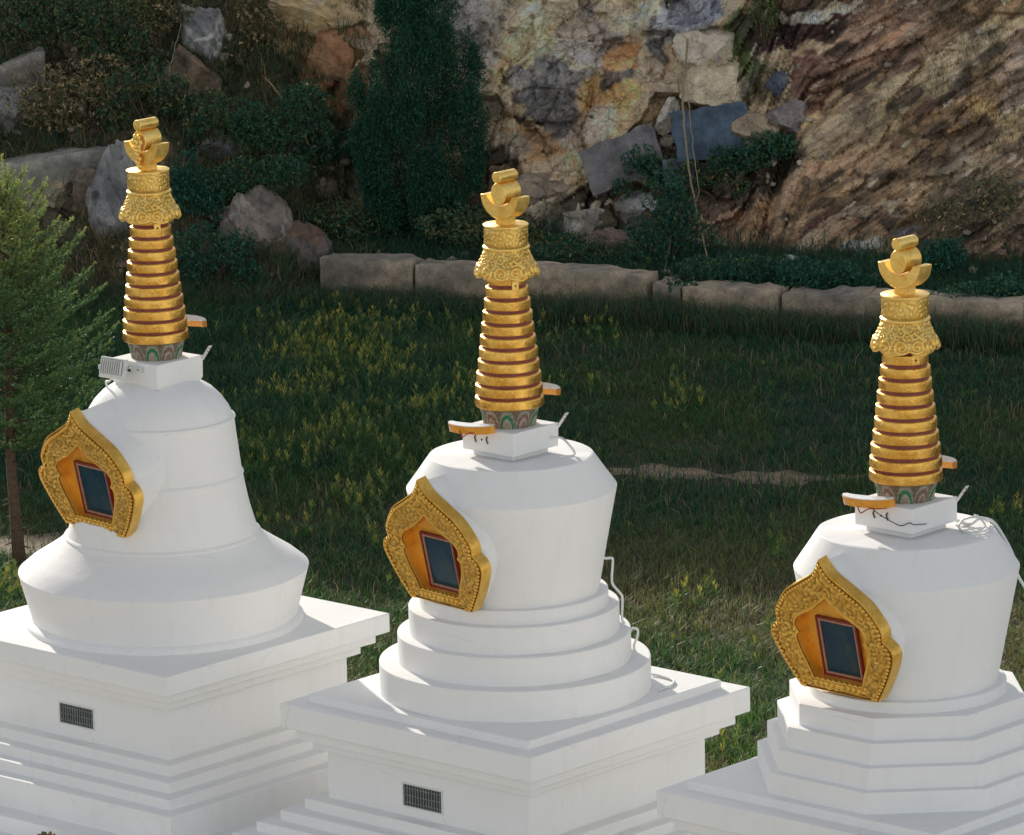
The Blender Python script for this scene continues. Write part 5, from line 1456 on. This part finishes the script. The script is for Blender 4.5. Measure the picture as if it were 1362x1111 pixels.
cable('wire', [W(2, (-.04, -.37, bt[2] + .0)), W(2, (.04, -.36, bt[2] - .05)), W(2, (.12, -.30, bt[2] - .11)), W(2, (.17, -.275, bt[2] - .13)), W(2, (.24, -.275, bt[2] - .10)), W(2, (.275, -.26, bt[2] - .11)), W(2, (.28, -.12, bt[2] - .13))], 0.0035, 'dark wire running down across the corner of the rightmost square box', M_WIREB, 'wire')

# weathered object whose tip shows at the bottom left edge
def scaly():
    p = at(62, 1128, 44.9); root = empty('scaly_ornament', p); tag(root, 'brown scaly top of an ornament just showing at the bottom left edge', 'ornament')
    mb = MB()
    mb.tube([(0, 0, -0.5), (0, 0, 0.0)], [0.05, 0.07], 10, col=(0.10, 0.08, 0.05)); mb.build('stalk', M_ROCK, root, cols=True)
    mb = MB()
    for k in range(70):
        t = (k + .5) / 70; ph = k * 2.4; r = 0.085 * math.sin(math.acos(1 - 1.25 * t)) + 0.01; z = 0.11 * (1 - 1.5 * t)
        M = Matrix.Rotation(ph, 3, 'Z') @ Matrix.Rotation(R(35 + 50 * t), 3, 'Y')
        mb.sphere((r * math.cos(ph), r * math.sin(ph), z), (0.012, 0.020, 0.030), 6, 4, M=M, col=random.choice([(0.30, 0.22, 0.15), (0.09, 0.07, 0.045), (0.05, 0.06, 0.03), (0.16, 0.11, 0.07)]))
    mb.build('scales', M_ROCK, root, cols=True, sharp=None)
scaly()


# ------------------------------------------------------------------ ground, light, camera
def mat_ground():
    m, nt, b = new_mat('ground')
    v = texco(nt); n1 = noise_node(nt, 0.5, 8, 0.6, v); n2 = noise_node(nt, 12, 6, 0.7, v)
    c = ramp(nt, n1.outputs[0], [(0.35, (0.030, 0.038, 0.018)), (0.6, (0.055, 0.048, 0.026)), (0.75, (0.10, 0.075, 0.045))]).outputs[0]
    k = ramp(nt, n2.outputs[0], [(0.3, (0.6, 0.6, 0.6)), (0.7, (1.3, 1.3, 1.3))]).outputs[0]
    c = mix(nt, 'MULTIPLY', 1.0, c, k)
    nt.links.new(c, b.inputs['Base Color']); b.inputs['Roughness'].default_value = 0.95
    bump(nt, b, n2.outputs[0], 0.8, 0.05)
    return m
def mat_bounce():  # warm pale paving invented to reflect sun up at the stupas
    m, nt, b = new_mat('bounce_paving')
    v = texco(nt); n1 = noise_node(nt, 1.5, 8, 0.6, v)
    br = nt.nodes.new('ShaderNodeTexBrick'); br.inputs['Scale'].default_value = 1.0; nt.links.new(v, br.inputs['Vector'])
    br.inputs['Color1'].default_value = (0.66, 0.55, 0.38, 1); br.inputs['Color2'].default_value = (0.60, 0.50, 0.36, 1); br.inputs['Mortar'].default_value = (0.25, 0.22, 0.18, 1)
    k = ramp(nt, n1.outputs[0], [(0.3, (0.8, 0.8, 0.8)), (0.7, (1.1, 1.1, 1.1))]).outputs[0]
    nt.links.new(mix(nt, 'MULTIPLY', 1.0, br.outputs[0], k), b.inputs['Base Color']); b.inputs['Roughness'].default_value = 0.8
    return m
g = mesh_obj('ground', [(-600, -400, 0), (600, -400, 0), (600, 900, 0), (-600, 900, 0)], [(0, 1, 2, 3)], mat_ground(), smooth=False)
tag(g, kind='structure')
pv = mesh_obj('bounce_plaza', [(-40, 4, 0.004), (40, 4, 0.004), (40, 34.0, 0.004), (3, 43.5, 0.004), (-40, 46, 0.004)], [(0, 1, 2, 3, 4)], mat_bounce(), smooth=False)  # unseen paving added to bounce warm sunlight onto the white walls
tag(pv, kind='structure')

SUN_E = R(20.0); SUN_AZ = R(-22.0)
sv = Vector((math.sin(SUN_AZ) * math.cos(SUN_E), math.cos(SUN_AZ) * math.cos(SUN_E), math.sin(SUN_E)))
ld = bpy.data.lights.new('sun', 'SUN'); ld.energy = 5.0; ld.angle = R(0.5); ld.color = (1.0, 0.93, 0.82)
lo = bpy.data.objects.new('sun', ld); COL.objects.link(lo); lo.rotation_euler = sv.to_track_quat('Z', 'Y').to_euler(); lo.location = (-20, 60, 40)
w = bpy.data.worlds.new('World'); SC.world = w; w.use_nodes = True; nt = w.node_tree
bg = nt.nodes['Background']
sk = nt.nodes.new('ShaderNodeTexSky'); sk.sky_type = 'NISHITA'; sk.sun_disc = False; sk.sun_elevation = SUN_E; sk.sun_rotation = SUN_AZ
sk.air_density = 1.0; sk.dust_density = 1.6; sk.ozone_density = 1.0; sk.altitude = 1500
hs = nt.nodes.new('ShaderNodeHueSaturation'); hs.inputs['Saturation'].default_value = 0.36
nt.links.new(sk.outputs[0], hs.inputs['Color']); nt.links.new(mix(nt, 'MULTIPLY', 1.0, hs.outputs[0], (1.025, 1.0, 0.965)), bg.inputs[0]); bg.inputs[1].default_value = 0.205

cam = bpy.data.cameras.new('camera'); co = bpy.data.objects.new('camera', cam); COL.objects.link(co); SC.camera = co
cam.sensor_fit = 'HORIZONTAL'; cam.sensor_width = 36; cam.lens = FPX / 1362 * 36; cam.clip_start = 1; cam.clip_end = 2500
Mc = Matrix(((RT[0], UP[0], -FW[0], 0), (RT[1], UP[1], -FW[1], 0), (RT[2], UP[2], -FW[2], CAMZ), (0, 0, 0, 1)))
co.matrix_world = Mc
SC.view_settings.view_transform = 'Standard'; SC.view_settings.look = 'None'; SC.view_settings.exposure = 0
SC.render.engine = 'CYCLES'
